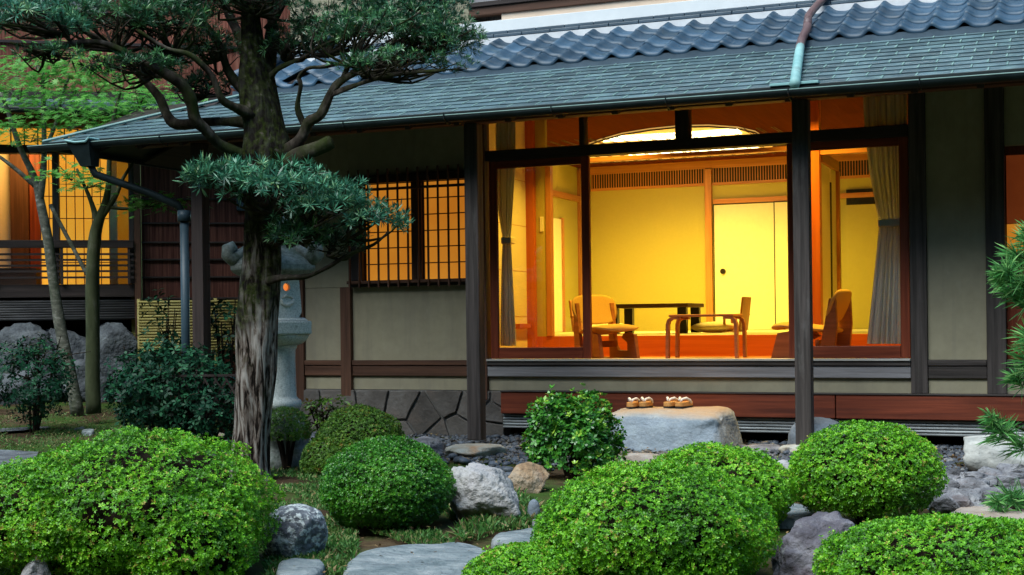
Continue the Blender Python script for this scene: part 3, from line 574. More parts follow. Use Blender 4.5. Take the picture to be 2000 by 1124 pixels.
# --- tiled roof above
def tile_mesh():
    n = 18; W = .2475; Lh = .285; vs = []; fs = []
    def prof(u): q = u+.10*math.sin(2*math.pi*u)-.06; return .027*math.cos(2*math.pi*q)
    for (yy, zo) in ((0, 0), (Lh*.5, 0), (Lh, 0)):
        for k in range(n+1): vs.append(((k/n-.5)*W*1.03, yy, prof(k/n)+zo))
    for k in range(n+1): vs.append(((k/n-.5)*W*1.03, .004, prof(k/n)-.026))
    for j in range(2):
        for k in range(n): fs.append((j*(n+1)+k, j*(n+1)+k+1, (j+1)*(n+1)+k+1, (j+1)*(n+1)+k))
    b = 3*(n+1)
    for k in range(n): fs.append((b+k, b+k+1, k+1, k))
    return MB().add(vs, fs).mesh('roof_tile', M['tile'], smooth=True)
TP = math.atan(.45); tm = tile_mesh()
troof = MB().prism([(.0, 3.33), (1.1, 3.825), (1.1, 3.70), (.0, 3.28)], (-7.8, 0, 0), (0, 1, 0), (0, 0, 1), (1, 0, 0), 10.4).build('tile_roof', M['tile_dark'], house)
for r in range(4):
    y = -.03 + r*.255; z = 3.40 + (y+.03)*.45
    for k in range(42):
        x = -7.68 + k*.2475
        if x > 2.5: break
        inst('roof_tile', tm, troof, (x-L0.x, y-L0.y, z-L0.z), (TP-.05+random.uniform(-.014, .014), random.uniform(-.022, .022), random.uniform(-.018, .018)))
MB().box((-7.8, -.008, 3.30), (2.6, .03, 3.374)).build('drip_board', M['tile_dark'], house)
MB().box((-7.8, .955, 3.74), (2.6, 1.1, 3.866)).build('mortar_bed', M['mortar'], house)
ridge = MB().box((-7.8, 1.045, 3.867), (2.6, 1.1, 3.935)).build('ridge_course', M['tile_dark'], house)
for row in range(2):
    x = -7.78 + row*.14
    while x < 2.5:
        MB().box((x, .952+row*.03, 3.868+row*.036), (x+.295, 1.04+row*.03, 3.901+row*.036)).build('ridge_tile', M['tile_dark'], ridge, bevel=.006); x += .3
# end ornament of the tiled roof
MB().tube([(-7.78, .0, 3.5), (-7.78, .5, 3.72), (-7.78, 1.0, 3.95)], [.07, .065, .06], 10).build('verge_ridge', M['tile'], house, smooth=True)
MB().tube([(-7.2, .95, 3.9), (-7.25, .90, 4.02), (-7.36, .86, 4.10), (-7.33, .85, 4.18)], [.07, .055, .035, .015], 8).build('ridge_ornament', M['tile'], house, smooth=True)
# --- upper storey wall
YU = 1.10
def up(name, m, x0, x1, z0, z1, y=0.0, dep=.1, **k): return MB().box((x0, YU+y-.02, z0), (x1, YU+dep, z1)).build(name, M[m], house, **k)
up('flashing', 'white', -7.8, 2.6, 3.94, 4.06, y=-.03, bevel=.004)
up('plaster_band', 'cream', -5.35, 2.6, 4.062, 4.132, y=.01)
up('upper_beam', 'brown_x', -5.7, -3.0, 4.134, 4.215, y=-.01, bevel=.004); up('upper_beam', 'red_x', -2.99, 2.6, 4.134, 4.215, y=-.01, bevel=.004)
up('upper_rail', 'dark_x', -5.7, 2.6, 4.217, 4.262, y=-.03, bevel=.004); up('upper_panel', 'silver_x', -5.7, 2.6, 4.264, 4.36, y=.0)
up('upper_frame', 'red_x', -5.7, 2.6, 4.362, 4.385, y=-.02); up('upper_pane', 'glass', -5.6, 2.6, 4.387, 5.4, y=.03, dep=.02)
up('upper_inner_wall', 'silver_x', -5.7, 2.6, 4.3, 6.3, y=.2, dep=.3)
up('upper_wall', 'plaster', -7.8, -5.702, 4.062, 6.3, y=.02)
for x in (-4.25, -2.4, -.5): up('upper_mullion', 'silver_x', x-.03, x+.03, 4.264, 6.3, y=-.01, dep=.0)
up('upper_post', 'red_z', -2.02, -1.90, 4.062, 4.216, y=-.035); up('upper_post', 'grey_z', -.72, -.60, 4.062, 4.5, y=-.035)
MB().box((-7.8, .2, 6.3), (2.6, 7.7, 6.4)).build('upper_roof', M['tile_dark'], house)
MB().box((-7.8, 1.21, 3.34), (-7.7, 7.6, 6.3)).build('upper_side_wall', M['bark_up'], house)
# downpipe from the upper storey across the roofs
def onroof(px, py, off):
    lo, hi = -1.5, 1.3
    for _ in range(40):
        y = (lo+hi)/2; p = at(px, py, y); f = (roofz(y)+.02 if y < -.02 else (3.43+(y+.03)*.45 if y < 1.0 else 9))+off
        if p[2] > f: lo = y
        else: hi = y
    return at(px, py, lo)
MB().tube([at(1640, -45, 1.03), onroof(1606, 0, .06), onroof(1588, 20, .06), onroof(1579, 32, .05), onroof(1577, 48, .05)], .034, 10).build('upper_downpipe', M['pipe_brown'], house, smooth=True, label='brown painted upper length of the roof downpipe')
MB().tube([onroof(1578, 40, .05), onroof(1576, 58, .05), onroof(1566, 78, .06), onroof(1562, 92, .055), onroof(1562, 100, .05)], .037, 10).build('upper_downpipe', M['pipe_brown'], house, smooth=True)
MB().tube([onroof(1563, 92, .06), onroof(1561, 102, .055), onroof(1552, 165, .05)], [.036, .038, .040], 10).build('upper_downpipe', M['copper_green'], house, smooth=True, label='verdigris green lower length of the roof downpipe')
pz = at(1555, 170, -1.36); MB().box((pz[0]-.19, -1.40, 2.778), (pz[0]+.17, -1.31, 2.80)).build('flashing_plate', M['copper_green'], house, bevel=.004)
# --- right end: dark red panel with lit opening
part('end_panel', 'red_z', (-.572, .05, .702), (.897, .09, 1.55)); 
MB().box((-.565, .06, 1.552), (.897, .075, 1.78)).build('end_shoji', M['shoji'], house); part('end_panel', 'red_z', (-.572, .05, 2.33), (.897, .09, 2.398)); MB().box((-.565, .06, 1.785), (.897, .075, 2.328)).build('end_pane', M['dim'], house)
# --- interior shell
YB, XW0, XW1, ZF, ZTAT, ZC = 7.4, -6.8, -1.22, .70, .90, 3.28
MB().box((-5.35, .10, .60), (XW1, 1.3, ZF)).build('engawa_floor', M['room_x'], house)
MB().box((XW0, 1.28, .66), (XW1, 1.34, ZTAT)).build('floor_step', M['post_x'], house, bevel=.004)
for i in range(3):
    for j in range(6):
        x0 = XW0 + i*1.86; MB().box((x0, 1.342+j*1.01, .80), (x0+1.855, 1.342+j*1.01+1.005, ZTAT-.004)).build('tatami_mat', M['tatami'], house)
MB().box((-7.05, .10, ZC), (2.6, YB+.1, ZC+.05)).build('ceiling', M['ceiling'], house)
MB().box((XW0-.1, YB, .6), (XW1+3.8, YB+.1, ZC)).build('room_wall', M['roomwall'], house)
MB().box((XW0-.1, 1.3, .6), (XW0, YB, ZC)).build('room_wall', M['roomwall'], house)
MB().box((XW1, .1, .6), (XW1+.1, YB, ZC)).build('room_wall', M['roomwall'], house)
MB().box((-7.05, .102, .0), (-7.0, YB, ZC)).build('side_wall', M['plaster'], house)
MB().box((2.5, .102, .0), (2.6, YB, ZC+2.9)).build('side_wall', M['plaster'], house)
MB().box((-7.05, YB+.11, .0), (2.6, YB+.2, 6.3)).build('rear_wall', M['plaster'], house)
XE = at(1029, 500, 1.22)[0]-.006
MB().box((XE-.06, .1, .6), (XE, 1.27, ZC)).build('engawa_end_wall', M['creampaper'], house)
for k in range(4): MB().box((XE-.001, .1, ZF+.45*k+.4), (XE+.002, 1.26, ZF+.45*k+.404)).build('wall_seam', M['room_y'], house)
part('wall_ledge', 'post_y', (XE+.003, .9, .98), (XE+.05, 1.2, 1.03))
xo = at(1072, 500, 1.3)[0]; xp0, xp1 = at(1029, 500, 1.3)[0], at(1049, 500, 1.3)[0]
part('room_post', 'post_z', (xp0, 1.22, ZF), (xp1, 1.34, ZC)); MB().box((xp1, 1.28, ZTAT), (xo-.02, 1.34, ZC)).build('room_wall', M['roomwall'], house)
MB().box((XW0, 1.28, ZTAT), (xp0, 1.34, ZC)).build('room_wall', M['roomwall'], house)
part('room_jamb', 'room_z', (xo-.02, 1.27, ZTAT), (xo+.035, 1.35, 2.62)); 
sx = (xp1+xo)/2; part('light_switch', 'creampaper', (sx-.02, 1.27, 1.95), (sx+.02, 1.281, 2.10), bevel=.003)
xq0, xq1 = at(1586, 500, 1.3)[0], at(1605, 500, 1.3)[0]
part('room_post', 'post_z', (xq0, 1.22, ZF), (xq1, 1.34, ZC)); 
part('room_lintel', 'room_x', (xo+.037, 1.27, 2.62), (xq0-.002, 1.35, 2.66)); part('room_lintel', 'room_x', (xq1+.002, 1.27, 2.56), (XW1, 1.35, 2.64))
# short fusuma leaf seen edge-on beside the right post
part('wing_panel', 'creampaper', (xq1-.05, 1.36, ZTAT), (xq1-.01, 1.85, 2.50)); part('wing_panel_edge', 'black', (xq1-.06, 1.852, ZTAT), (xq1, 1.90, 2.36)); part('wing_panel', 'creampaper', (xq1-.05, 1.902, ZTAT), (xq1-.01, 2.2, 2.50))
part('wing_lintel', 'room_y', (xq1-.07, 1.36, 2.502), (xq1+.01, 2.3, 2.60)); part('wing_post', 'room_z', (xq1-.06, 2.202, ZTAT), (xq1+.02, 2.28, 2.50))
# back wall fittings
def B(px, py): p = at(px, py, YB); return p[0], p[2]
zb = lambda py: B(1390, py)[1]
xb = lambda px: B(px, 500)[0]
ZV0, ZV1 = zb(356), zb(329); ZF1 = zb(400)
MB().box((XW0, YB-.05, zb(330)+.002), (XW1, YB, zb(309))).build('ceiling_rail', M['room_x'], house, bevel=.004)
MB().box((XW0, YB-.03, ZV0-.05), (XW1, YB, ZV0-.012)).build('vent_rail', M['room_x'], house)
for (a, b) in [(1157, 1377), (1394, 1562), (1606, 1720)]:
    x0, x1 = xb(a), xb(b); g = MB().box((x0, YB-.02, ZV0-.01), (x1, YB-.012, ZV1)).build('vent_grille', M['grille'], house); s = MB(); x = x0+.01
    while x < x1: s.box((x, YB-.03, ZV0-.01), (x+.011, YB-.021, ZV1)); x += .037
    s.build('slat', M['room_z'], g, kind='stuff')
part('back_post', 'room_z', (xb(1380), YB-.07, ZTAT), (xb(1393), YB, zb(331)))
part('fusuma_head', 'room_x', (xb(1395), YB-.05, ZF1+.003), (XW1, YB, ZF1+.07))
edges = [1397, 1514, 1632, 1655]
for i, (a, b) in enumerate([(1397, 1514), (1515.5, 1632)]):
    x0, x1 = xb(a), xb(b); f = MB().box((x0, YB-.035-.02*i, ZTAT), (x1, YB-.01, ZF1)).build('fusuma_door', M['creampaper'], house)
    hxx = x0+.12 if i == 0 else x1-.12; MB().tube([(hxx, YB-.07, 1.72), (hxx, YB-.03, 1.72)], .038, 14).build('pull', M['black'], f)
    for (u, v) in ((x0-.012, x0), (x1, x1+.012)): MB().box((u, YB-.04-.02*i, ZTAT), (v, YB-.012, ZF1)).build('edge_strip', M['black'], f)
    MB().box((x0, YB-.04-.02*i, ZF1-.014), (x1, YB-.0362-.02*i, ZF1)).build('edge_strip', M['black'], f)
x0, x1 = xb(1655), xb(1722); f = MB().box((x0, YB-.03, ZTAT), (x1, YB-.01, zb(378)-.25)).build('closet_door', M['roomwall'], house); MB().box((x0, YB-.034, zb(378)-.25), (x1, YB-.012, zb(378)-.04)).build('header', M['black'], f)
# left wall alcove
part('alcove_lintel', 'room_y', (XW0-.001, 5.6, 2.78), (XW0+.06, YB-.052, 2.86)); part('alcove_post', 'room_z', (XW0, 6.55, ZTAT), (XW0+.05, 6.62, 2.50)); part('alcove_door', 'creampaper', (XW0, 5.6, ZTAT), (XW0+.03, 6.548, 2.48))
part('alcove_corner', 'room_z', (XW0, YB-.10, ZTAT), (XW0+.05, YB-.051, ZC-.03))
# --- ceiling lamp
outline = [(1090, 322), (1300, 311), (1496, 299), (1508, 294), (1511, 287), (1506, 279), (1475, 259), (1440, 251), (1385, 247), (1330, 248), (1270, 254), (1215, 263), (1172, 275), (1130, 290), (1095, 312)]
ZLP = 3.255
lp = [atz(px, py, ZLP) for px, py in outline]; lc = np.mean(lp, 0)
lamp = thing('ceiling_lamp', (lc[0], lc[1], ZC-.02), 'wide lit paper ceiling lamp with curved edge inside the open sitting room', 'lamp')
MB().prism([(p[0]-lc[0], p[1]-lc[1]) for p in lp], (lc[0], lc[1], ZLP), (1, 0, 0), (0, 1, 0), (0, 0, 1), .02).build('diffuser', M['lampglow'], lamp)
def quadz(pts, z, dz=.012): return MB().prism([(p[0], p[1]) for p in [atz(a, b, z) for a, b in pts]], (0, 0, z), (1, 0, 0), (0, 1, 0), (0, 0, -1), dz)
for q in [[(1212, 292), (1330, 287), (1347, 297), (1232, 304)], [(1338, 286), (1472, 279), (1482, 290), (1354, 297)], [(1205, 266), (1296, 261), (1316, 270), (1178, 276)], [(1300, 261), (1440, 251), (1449, 260), (1322, 270)]]:
    quadz(q, ZLP-.002).build('tube', M['tube'], lamp)
bars = MB()
for k in range(18):
    x = lc[0]-1.5 + k*.17
    for dx in (0, .03): bars.box((x+dx, min(p[1] for p in lp)+.35, ZLP-.022), (x+dx+.006, max(p[1] for p in lp)-.02, ZLP-.0145))
bars.build('lattice', M['brown_y'], lamp)
MB().tube([(p[0], p[1], ZLP-.005) for p in lp]+[(lp[0][0], lp[0][1], ZLP-.005)], .010, 6).build('rim', M['brown_y'], lamp)
la = bpy.data.lights.new('ceiling_lamp_light', 'AREA'); la.shape = 'RECTANGLE'; la.size = 1.8; la.size_y = 1.4; la.spread = math.radians(150); la.energy = 62; la.color = (1, .72, .055)
lo = bpy.data.objects.new('ceiling_lamp_light', la); COL.objects.link(lo); lo.parent = lamp; lo.location = (0, 0, ZLP-.06-(ZC-.02))
for dx in (-4.2, -2.2):      # two unseen downlights added to brighten the wooden floor strip
    dl = MB().lathe([(.06, 0), (.07, .03)], 16, (dx, .72, ZC-.031)).build('downlight', M['lampglow'], house)
    l2 = bpy.data.lights.new('downlight_lamp', 'AREA'); l2.shape = 'DISK'; l2.size = .12; l2.spread = math.radians(105); l2.energy = 15; l2.color = (1, .58, .05)
    o2 = bpy.data.objects.new('downlight_lamp', l2); COL.objects.link(o2); o2.parent = dl; o2.location = (dx-L0.x, .72-L0.y, ZC-.045)

# ================================================================== FURNITURE IN THE ROOM
def low_chair(x, y, rz, label, k=1.0):
    t = thing('low_chair', (x, y, ZF), label, 'chair', 'low plywood lounge chairs in the room', rz)   # faces local +x
    def pan(pts, dy, w=.035, name='side_panel'): return MB().prism(pts, (0, dy, 0), (1, 0, 0), (0, 0, 1), (0, 1, 0), w).build(name, M['ply_teak'], t, local=True, bevel=.004)
    for dy in (-.20, .165):
        pan([(-.28, 0), (.30, 0), (.24, .22), (.12, .24), (.10, .235), (.02, .23), (-.02, .19), (.10, .14), (.10, .07), (-.10, .07), (-.16, .12), (-.24, .52), (-.30, .52), (-.31, .3)], dy)
    seat = MB(); n = 13; vs = []; fs = []
    prof = [(-.27, .235), (-.15, .245), (0, .265), (.15, .285), (.26, .285), (.34, .262)]
    for i, (px_, pz_) in enumerate(prof):
        hw = (.20, .26, .285, .285, .26, .17)[i]
        for (a, b) in ((-1, 0), (-.6, .028), (0, .04), (.6, .028), (1, 0), (.6, -.022), (0, -.03), (-.6, -.022)): vs.append((px_, a*hw, pz_+b))
    for i in range(5):
        for j in range(8): fs.append((i*8+j, i*8+(j+1) % 8, (i+1)*8+(j+1) % 8, (i+1)*8+j))
    fs += [tuple(range(7, -1, -1)), tuple(40+j for j in range(8))]
    seat.add(vs, fs).build('seat', M['fabric'], t, local=True, smooth=True, sub=1)
    back = MB(); vs = []; fs = []
    bp = [(-.21, .31, .17), (-.235, .36, .25), (-.275, .46, .285), (-.31, .55, .26), (-.325, .60, .18)]
    for (bx, bz, hw) in bp:
        for (a, b) in ((-1, .03), (-.6, .02), (0, .012), (.6, .02), (1, .03), (.6, -.022), (0, -.032), (-.6, -.022)): vs.append((bx+b*.95, a*hw, bz+b*.25))
    for i in range(4):
        for j in range(8): fs.append((i*8+j, i*8+(j+1) % 8, (i+1)*8+(j+1) % 8, (i+1)*8+j))
    fs += [tuple(range(7, -1, -1)), tuple(32+j for j in range(8))]
    back.add(vs, fs).build('backrest', M['fabric'], t, local=True, smooth=True, sub=1)
    MB().box((-.13, -.163, .10), (-.10, .163, .16)).build('stretcher', M['ply_teak'], t, local=True)
    return t
c1 = at(1190, 690, .62); low_chair(c1[0]-.04, .66, math.radians(-46), 'low lounge chair with tan padded back turned right, behind the left glass door')
c2 = at(1585, 690, .66); low_chair(c2[0]+.0, .66, math.radians(169), 'low lounge chair facing left, half hidden behind the dark veranda post')
# bent plywood coffee table
c3 = at(1380, 690, .70); tbl = thing('coffee_table', (c3[0], .70, ZF), 'small bent plywood coffee table with rounded legs between the two lounge chairs', 'table')
MB().box((-.30, -.20, .375), (.30, .20, .398)).build('tabletop', M['ply'], tbl, local=True, bevel=.008)
for sx_ in (-1, 1):
    for sy in (-1, 1):
        pts = [(.20, .3745), (.28, .3745), (.315, .355), (.33, .31), (.335, 0), (.305, 0), (.30, .30), (.29, .335), (.265, .352), (.20, .352)]
        MB().prism([(sx_*a, b) for a, b in pts], (0, sy*.16-.03, 0), (1, 0, 0), (0, 0, 1), (0, 1, 0), .06).build('leg', M['ply'], tbl, local=True, bevel=.004)
# low dark table on the tatami
c4 = at(1280, 640, 3.6); zt_ = thing('low_table', (c4[0], 3.6, ZTAT), 'low dark lacquered floor table standing on the tatami by the yellow wall', 'table')
MB().box((-.48, -.36, .29), (.48, .36, .335)).build('tabletop', M['brown_x'], zt_, local=True, bevel=.006)
for sx_ in (-.40, .40):
    for sy in (-.28, .28): MB().box((sx_-.05, sy-.04, 0), (sx_+.05, sy+.04, .289)).build('leg', M['black'], zt_, local=True)
def cushion(px, Y, label, wd=.52):
    p = at(px, 640, Y); V, Fq = ICO[3]; V = V*np.array([wd/2, wd/2, .065]); m_ = np.abs(V[:, :2]).max(1)/(wd/2)+1e-6
    q = np.linalg.norm(V[:, :2], axis=1)/(wd/2)+1e-6; V[:, :2] *= (1+.35*(q/m_-1))[:, None]; V[:, 2] += .06
    mb = MB(); mb.add(V+np.array([p[0], Y, ZTAT]), Fq); solo(mb, 'floor_cushion', M['cushion'], (p[0], Y, ZTAT), label, 'cushion', smooth=True)
    return p[0]
def zaisu(x, Y, rz, label):
    t = thing('floor_chair', (x, Y, ZTAT), label, 'chair', rz=rz)
    MB().box((-.2, -.2, .004), (.2, .2, .02)).build('seat', M['room_x'], t, local=True)
    MB().prism([(.20, .02), (.225, .02), (.27, .40), (.245, .40)], (0, -.2, 0), (1, 0, 0), (0, 0, 1), (0, 1, 0), .4).build('backrest', M['room_z'], t, local=True, bevel=.01)
    for s in (-.19, .17):
        MB().box((.02, s, .19), (.25, s+.03, .21)).build('armrest', M['room_x'], t, local=True); MB().box((.03, s, .02), (.055, s+.02, .189)).build('arm_post', M['room_z'], t, local=True)
cx = cushion(1395, 3.8, 'plump cream floor cushion on the tatami in front of the paper doors'); zaisu(cx+.12, 3.8, 0, 'wooden legless floor chair with slanted back in front of the cream paper doors')
cx = cushion(1190, 4.2, 'cream floor cushion partly hidden behind the left lounge chair'); zaisu(cx-.18, 4.2, math.pi, 'legless floor chair seen left of the padded lounge chair back')
# curtains
def curtain(rows, Y, label, nf, side):
    n = nf*8; vs = []; fs = []; a = []
    for (px0, px1, py, amp) in rows:
        p, q = at(px0, py, Y), at(px1, py, Y)
        for k in range(n+1):
            u = k/n; vs.append((p[0]+(q[0]-p[0])*u, Y+.32*amp*math.sin(u*nf*2*math.pi+.9*math.sin(7*u))+.25*amp*math.sin(u*nf*4.7), p[2]+(q[2]-p[2])*u))
    for j in range(len(rows)-1):
        for k in range(n): fs.append((j*(n+1)+k, j*(n+1)+k+1, (j+1)*(n+1)+k+1, (j+1)*(n+1)+k)); a.append((k/n*nf*.55) % 1)
    base = at((rows[-1][0]+rows[-1][1])/2, rows[-1][2], Y); t = thing('curtain', base, label, 'curtain', 'tied curtains at the glass doors')
    MB().add(vs, fs, a).build('drape', M['curtain'], t, smooth=True)
    r = rows[side]; p, q = at(r[0]-2, r[2], Y-.03), at(r[1]+2, r[2]-1, Y-.03)
    MB().box((p[0], Y-.055, p[2]-.035), (q[0], Y+.05, p[2]+.03)).build('tieback', M['creampaper'], t, bevel=.01)
curtain([(968, 1008, 205, .035), (969, 1007, 330, .035), (974, 1001, 420, .03), (982, 998, 470, .02), (980, 1000, 500, .025), (978, 1005, 600, .035), (977, 1009, 676, .04)], .10, 'gathered striped curtain tied back at the left side of the open room', 5, 3)
curtain([(1684, 1772, 165, .04), (1688, 1772, 240, .04), (1697, 1771, 330, .035), (1712, 1770, 410, .025), (1717, 1769, 436, .02), (1714, 1770, 470, .028), (1704, 1771, 570, .04), (1693, 1772, 672, .045)], .10, 'wide striped curtain tied back behind the right glass door', 9, 4)

# ================================================================== LEFT WING
TW = 17.0; WA = math.radians(34.5)
wo = pt(268, 640, TW); wing = thing('garden_wing', (wo[0], wo[1], 0.0), 'dark timber side wing at the left with railed lit window above boulders', 'house', rz=WA)
_e1 = np.array([math.cos(WA), math.sin(WA), 0]); _e2 = np.array([-math.sin(WA), math.cos(WA), 0])
def wl(px, py, yl=0.0):              # local coordinates on the wing's plane y = yl
    v = ray(px, py); o = np.array([wo[0], wo[1], 0])+_e2*yl; t = ((o-CAM)@_e2)/(v@_e2); q = CAM+v*t-np.array([wo[0], wo[1], 0]); return float(q@_e1), yl, float(q[2])
wz = lambda py, yl=0.0: wl(180, py, yl)[2]
wx = lambda px, yl=0.0: wl(px, 450, yl)[0]
def wp(name, m, lo, hi, parent=None, bevel=.004, **k): return MB().box(lo, hi).build(name, M[m], parent or wing, bevel=bevel, local=True, **k)
xl, xr = wx(-330), wx(262)
wp('sill_board', 'dark_x', (xl, -.10, wz(581)), (xr, .05, wz(556))); wp('corner_post', 'brown_z', (wx(263), -.12, .0), (wx(275), .05, 4.0))
for p in (104, -120): wp('window_post', 'grey_z', (wx(p), -.08, wz(555)), (wx(p+13), .04, wz(300)))
wp('window_post', 'grey_z', (wx(252), -.06, wz(555)), (wx(262), .03, wz(300)))
wp('window_head', 'dark_x', (xl, -.10, wz(303)), (xr, .05, wz(287))); wp('frieze', 'post_x', (xl, -.05, wz(253)), (xr, .05, wz(220))); wp('frieze_rail', 'red_x', (xl, -.08, wz(238)), (xr, -.051, wz(228)))
wp('wall_top', 'dark_x', (xl, -.02, wz(219)), (wx(560), .1, wz(180)))
rl = wp('railing', 'dark_x', (xl, -.17, wz(486)), (xr, -.12, wz(471)))
for py in (498, 509, 520, 531, 543): MB().box((xl, -.155, wz(py+2)), (xr, -.135, wz(py-2))).build('rail', M['dark_x'], rl, local=True)
for p in (120, -10, 250): MB().box((wx(p), -.16, wz(556)), (wx(p+5), -.122, wz(486))).build('baluster', M['dark_z'], rl, local=True)
tr = MB().box((xl, .02, wz(287)), (xr, .03, wz(252))).build('transom_shoji', M['shoji_y'], wing, local=True)
x = xl
while x < xr: MB().box((x, .0, wz(287)), (x+.014, .019, wz(252))).build('muntin', M['brown_z'], tr, local=True); x += .155
# sliding shoji inside
YS = .35; a, b = wx(80, YS), wx(214, YS); z0, z1 = wz(556, YS), wz(303, YS)+.3
sh = MB().box((a, YS, z0), (b, YS+.01, z1)).build('shoji_panel', M['shoji_y'], wing, local=True)
for k in range(9): MB().box((a+(b-a)*k/8-.005, YS-.02, z0), (a+(b-a)*k/8+.005, YS-.001, z1)).build('muntin', M['ply'], sh, local=True)
for k in range(1, 7): z = z0+(z1-z0)*k/7; MB().box((a, YS-.018, z-.005), (b, YS-.0012, z+.005)).build('muntin', M['ply'], sh, local=True)
wp('curtain_strip', 'creampaper', (b+.01, YS-.1, z0), (b+.1, YS-.05, z1)); wp('window_pane', 'glass', (wx(118), -.02, wz(555)), (wx(252), -.014, wz(303)))
wp('room_panel', 'creampaper', (xl, 1.3, z0), (wx(22, 1.3), 1.34, z1)); wp('room_column', 'brown_z', (wx(23, 1.3), 1.2, z0), (wx(58, 1.3), 1.32, z1)); wp('room_column', 'red_z', (wx(59, 1.3), 1.25, z0), (wx(100, 1.3), 1.33, z1))
wp('room_back', 'roomwall', (xl, 2.2, .8), (xr+.2, 2.3, 4.0)); wp('room_side', 'roomwall', (xr-.05, .08, .8), (xr+.02, 2.2, 4.0)); wp('room_floor', 'tatami', (xl, .06, wz(558)-.05), (xr, 2.2, wz(558))); wp('room_ceiling', 'ceiling', (xl, .1, 3.75), (xr, 2.2, 3.8))
wp('room_side', 'roomwall', (xl-.1, -.1, .8), (xl, 2.2, 4.0)); wp('cabinet', 'dark_x', (xl, .5, wz(556)), (wx(70, .5), .9, wz(520)))
nb = 8
for k in range(nb):
    z = wz(586) - k*(wz(586)-wz(624))/nb; mb = MB(); mb.tube([(xl, -.06, z-.02), (xr, -.06, z-.02)], .019, 7); mb.build('bamboo_rail', M['bamboo_dark'], wing, local=True, smooth=True)
wp('underfloor', 'void', (xl, .3, .0), (xr, .4, wz(580)))  # dark sheet painting the shaded gap below the wing
# bark-clad wall right of the window
wp('bark_wall', 'bark_wall', (wx(276), .03, .0), (wx(640), .10, 4.0))
for py in (388, 436, 474, 508, 543, 585): wp('batten', 'dark_x', (wx(276), -.005, wz(py)-.012), (wx(640), .029, wz(py)+.012))
p0 = wl(462, 385); p1 = wl(475, 412); wp('meter_box', 'pipe_blue', (p0[0], -.03, p1[2]), (p0[0]+.3, .028, p0[2]+.25))
# eave roof of the wing and its upper wall
YE = -.95; ze = wz(206, YE); e0, e1_ = wx(-420, YE), wx(330, YE)
er = MB().prism([(YE, ze+.03), (1.3, ze+.46), (1.3, ze+.40), (YE, ze-.03)], (e0, 0, 0), (0, 1, 0), (0, 0, 1), (1, 0, 0), e1_-e0+1.6).build('eave_roof', M['copper'], wing, local=True)
for k in range(11): x = e0+.1+k*.6; MB().beam((x, YE+.05, ze-.06), (x, .1, ze+.12), .05, .06).build('rafter', M['dark_y'], wing, local=True)
MB().tube([(e0, YE-.06, ze-.06), (e1_+1.5, YE-.06, ze-.08)], .05, 8).build('gutter', M['copper_dark'], wing, local=True, smooth=True)
YV = 1.31; x = wx(-520, YV); ub = MB().box((x, YV+.03, 3.9), (wx(700, YV), YV+.1, 8.5)).build('upper_wall', M['dark_z'], wing, local=True)
while x < wx(690, YV):
    n = random.uniform(.16, .24); MB().box((x, YV+random.uniform(0, .012), 3.9), (x+n-.006, YV+.03, 8.4)).build('board', M['bark_up'], ub, local=True); x += n
for z in (4.75, 5.4, 6.1): MB().box((wx(-520, YV), YV-.03, z), (wx(700, YV), YV, z+.035)).build('batten', M['dark_x'], ub, local=True)
wp('window_band', 'silver_x', (wx(60, YV), YV-.05, 5.15), (wx(215, YV), YV-.031, 6.6)); wp('wing_top', 'tile_dark', (wx(-520, YV), YV-.9, 8.5), (wx(700, YV), YV+3, 8.6))
for (px, wd, top, sd) in [(-140, 170, 628, 3), (-10, 130, 640, 4), (45, 110, 628, 1), (125, 95, 640, 2), (80, 80, 690, 8), (215, 120, 628, 5), (170, 80, 700, 7), (250, 70, 715, 6), (20, 120, 715, 9)]:
    q = wl(px, 700, -.05 - (.16 if top > 680 else 0)); V, Fq = rockverts(sd+50, (wd*.0037, .26, (wz(top)-q[2]+.55)*.5 if top < 680 else .33), boxy=.62, amp=.24, sub=4, cuts=9, fine=.05); V[:, 2] += (wz(top)-V[:, 2].max()); V += np.array([q[0], q[1], 0])
    mb = MB(); mb.add(V, Fq); mb.build('foundation_stone', M['rock_dark'], wing, local=True, smooth=True)
# light inside the wing room
lw = bpy.data.lights.new('wing_room_light', 'POINT'); lw.energy = 13; lw.color = (1, .55, .14); lw.shadow_soft_size = .25; ow = bpy.data.objects.new('wing_room_light', lw); COL.objects.link(ow); ow.parent = wing; ow.location = (wx(40), .75, 3.3)

# bamboo fence between the wing and the house
fb = wl(272, 700, -.35); fq0, fq1 = wl(272, 700, -.35), wl(472, 700, -.35)
fx0, fx1 = fq0[0], fq1[0]; fw = np.array([wo[0], wo[1], 0])+_e1*(fx0+fx1)/2+_e2*-.35
fence = thing('bamboo_fence', (fw[0], fw[1], gz(fw[0], fw[1])), 'low yellow horizontal bamboo fence behind the downpipe and camellia', 'fence', rz=WA); hw = (fx1-fx0)/2; zg0 = gz(fw[0], fw[1])
ztop = wz(588, -.35)
for k in range(18):
    z = ztop-zg0-.02-k*.0345
    MB().tube([(-hw, random.uniform(-.004, .004), z), (hw, random.uniform(-.004, .004), z)], .0155, 7).build('bamboo_pole', M['bamboo'], fence, local=True, smooth=True)
for x in (-hw, -.35, .3, hw): MB().tube([(x, .03, -.05), (x, .03, ztop-zg0+.02)], .02, 8).build('post', M['bamboo'], fence, local=True, smooth=True)
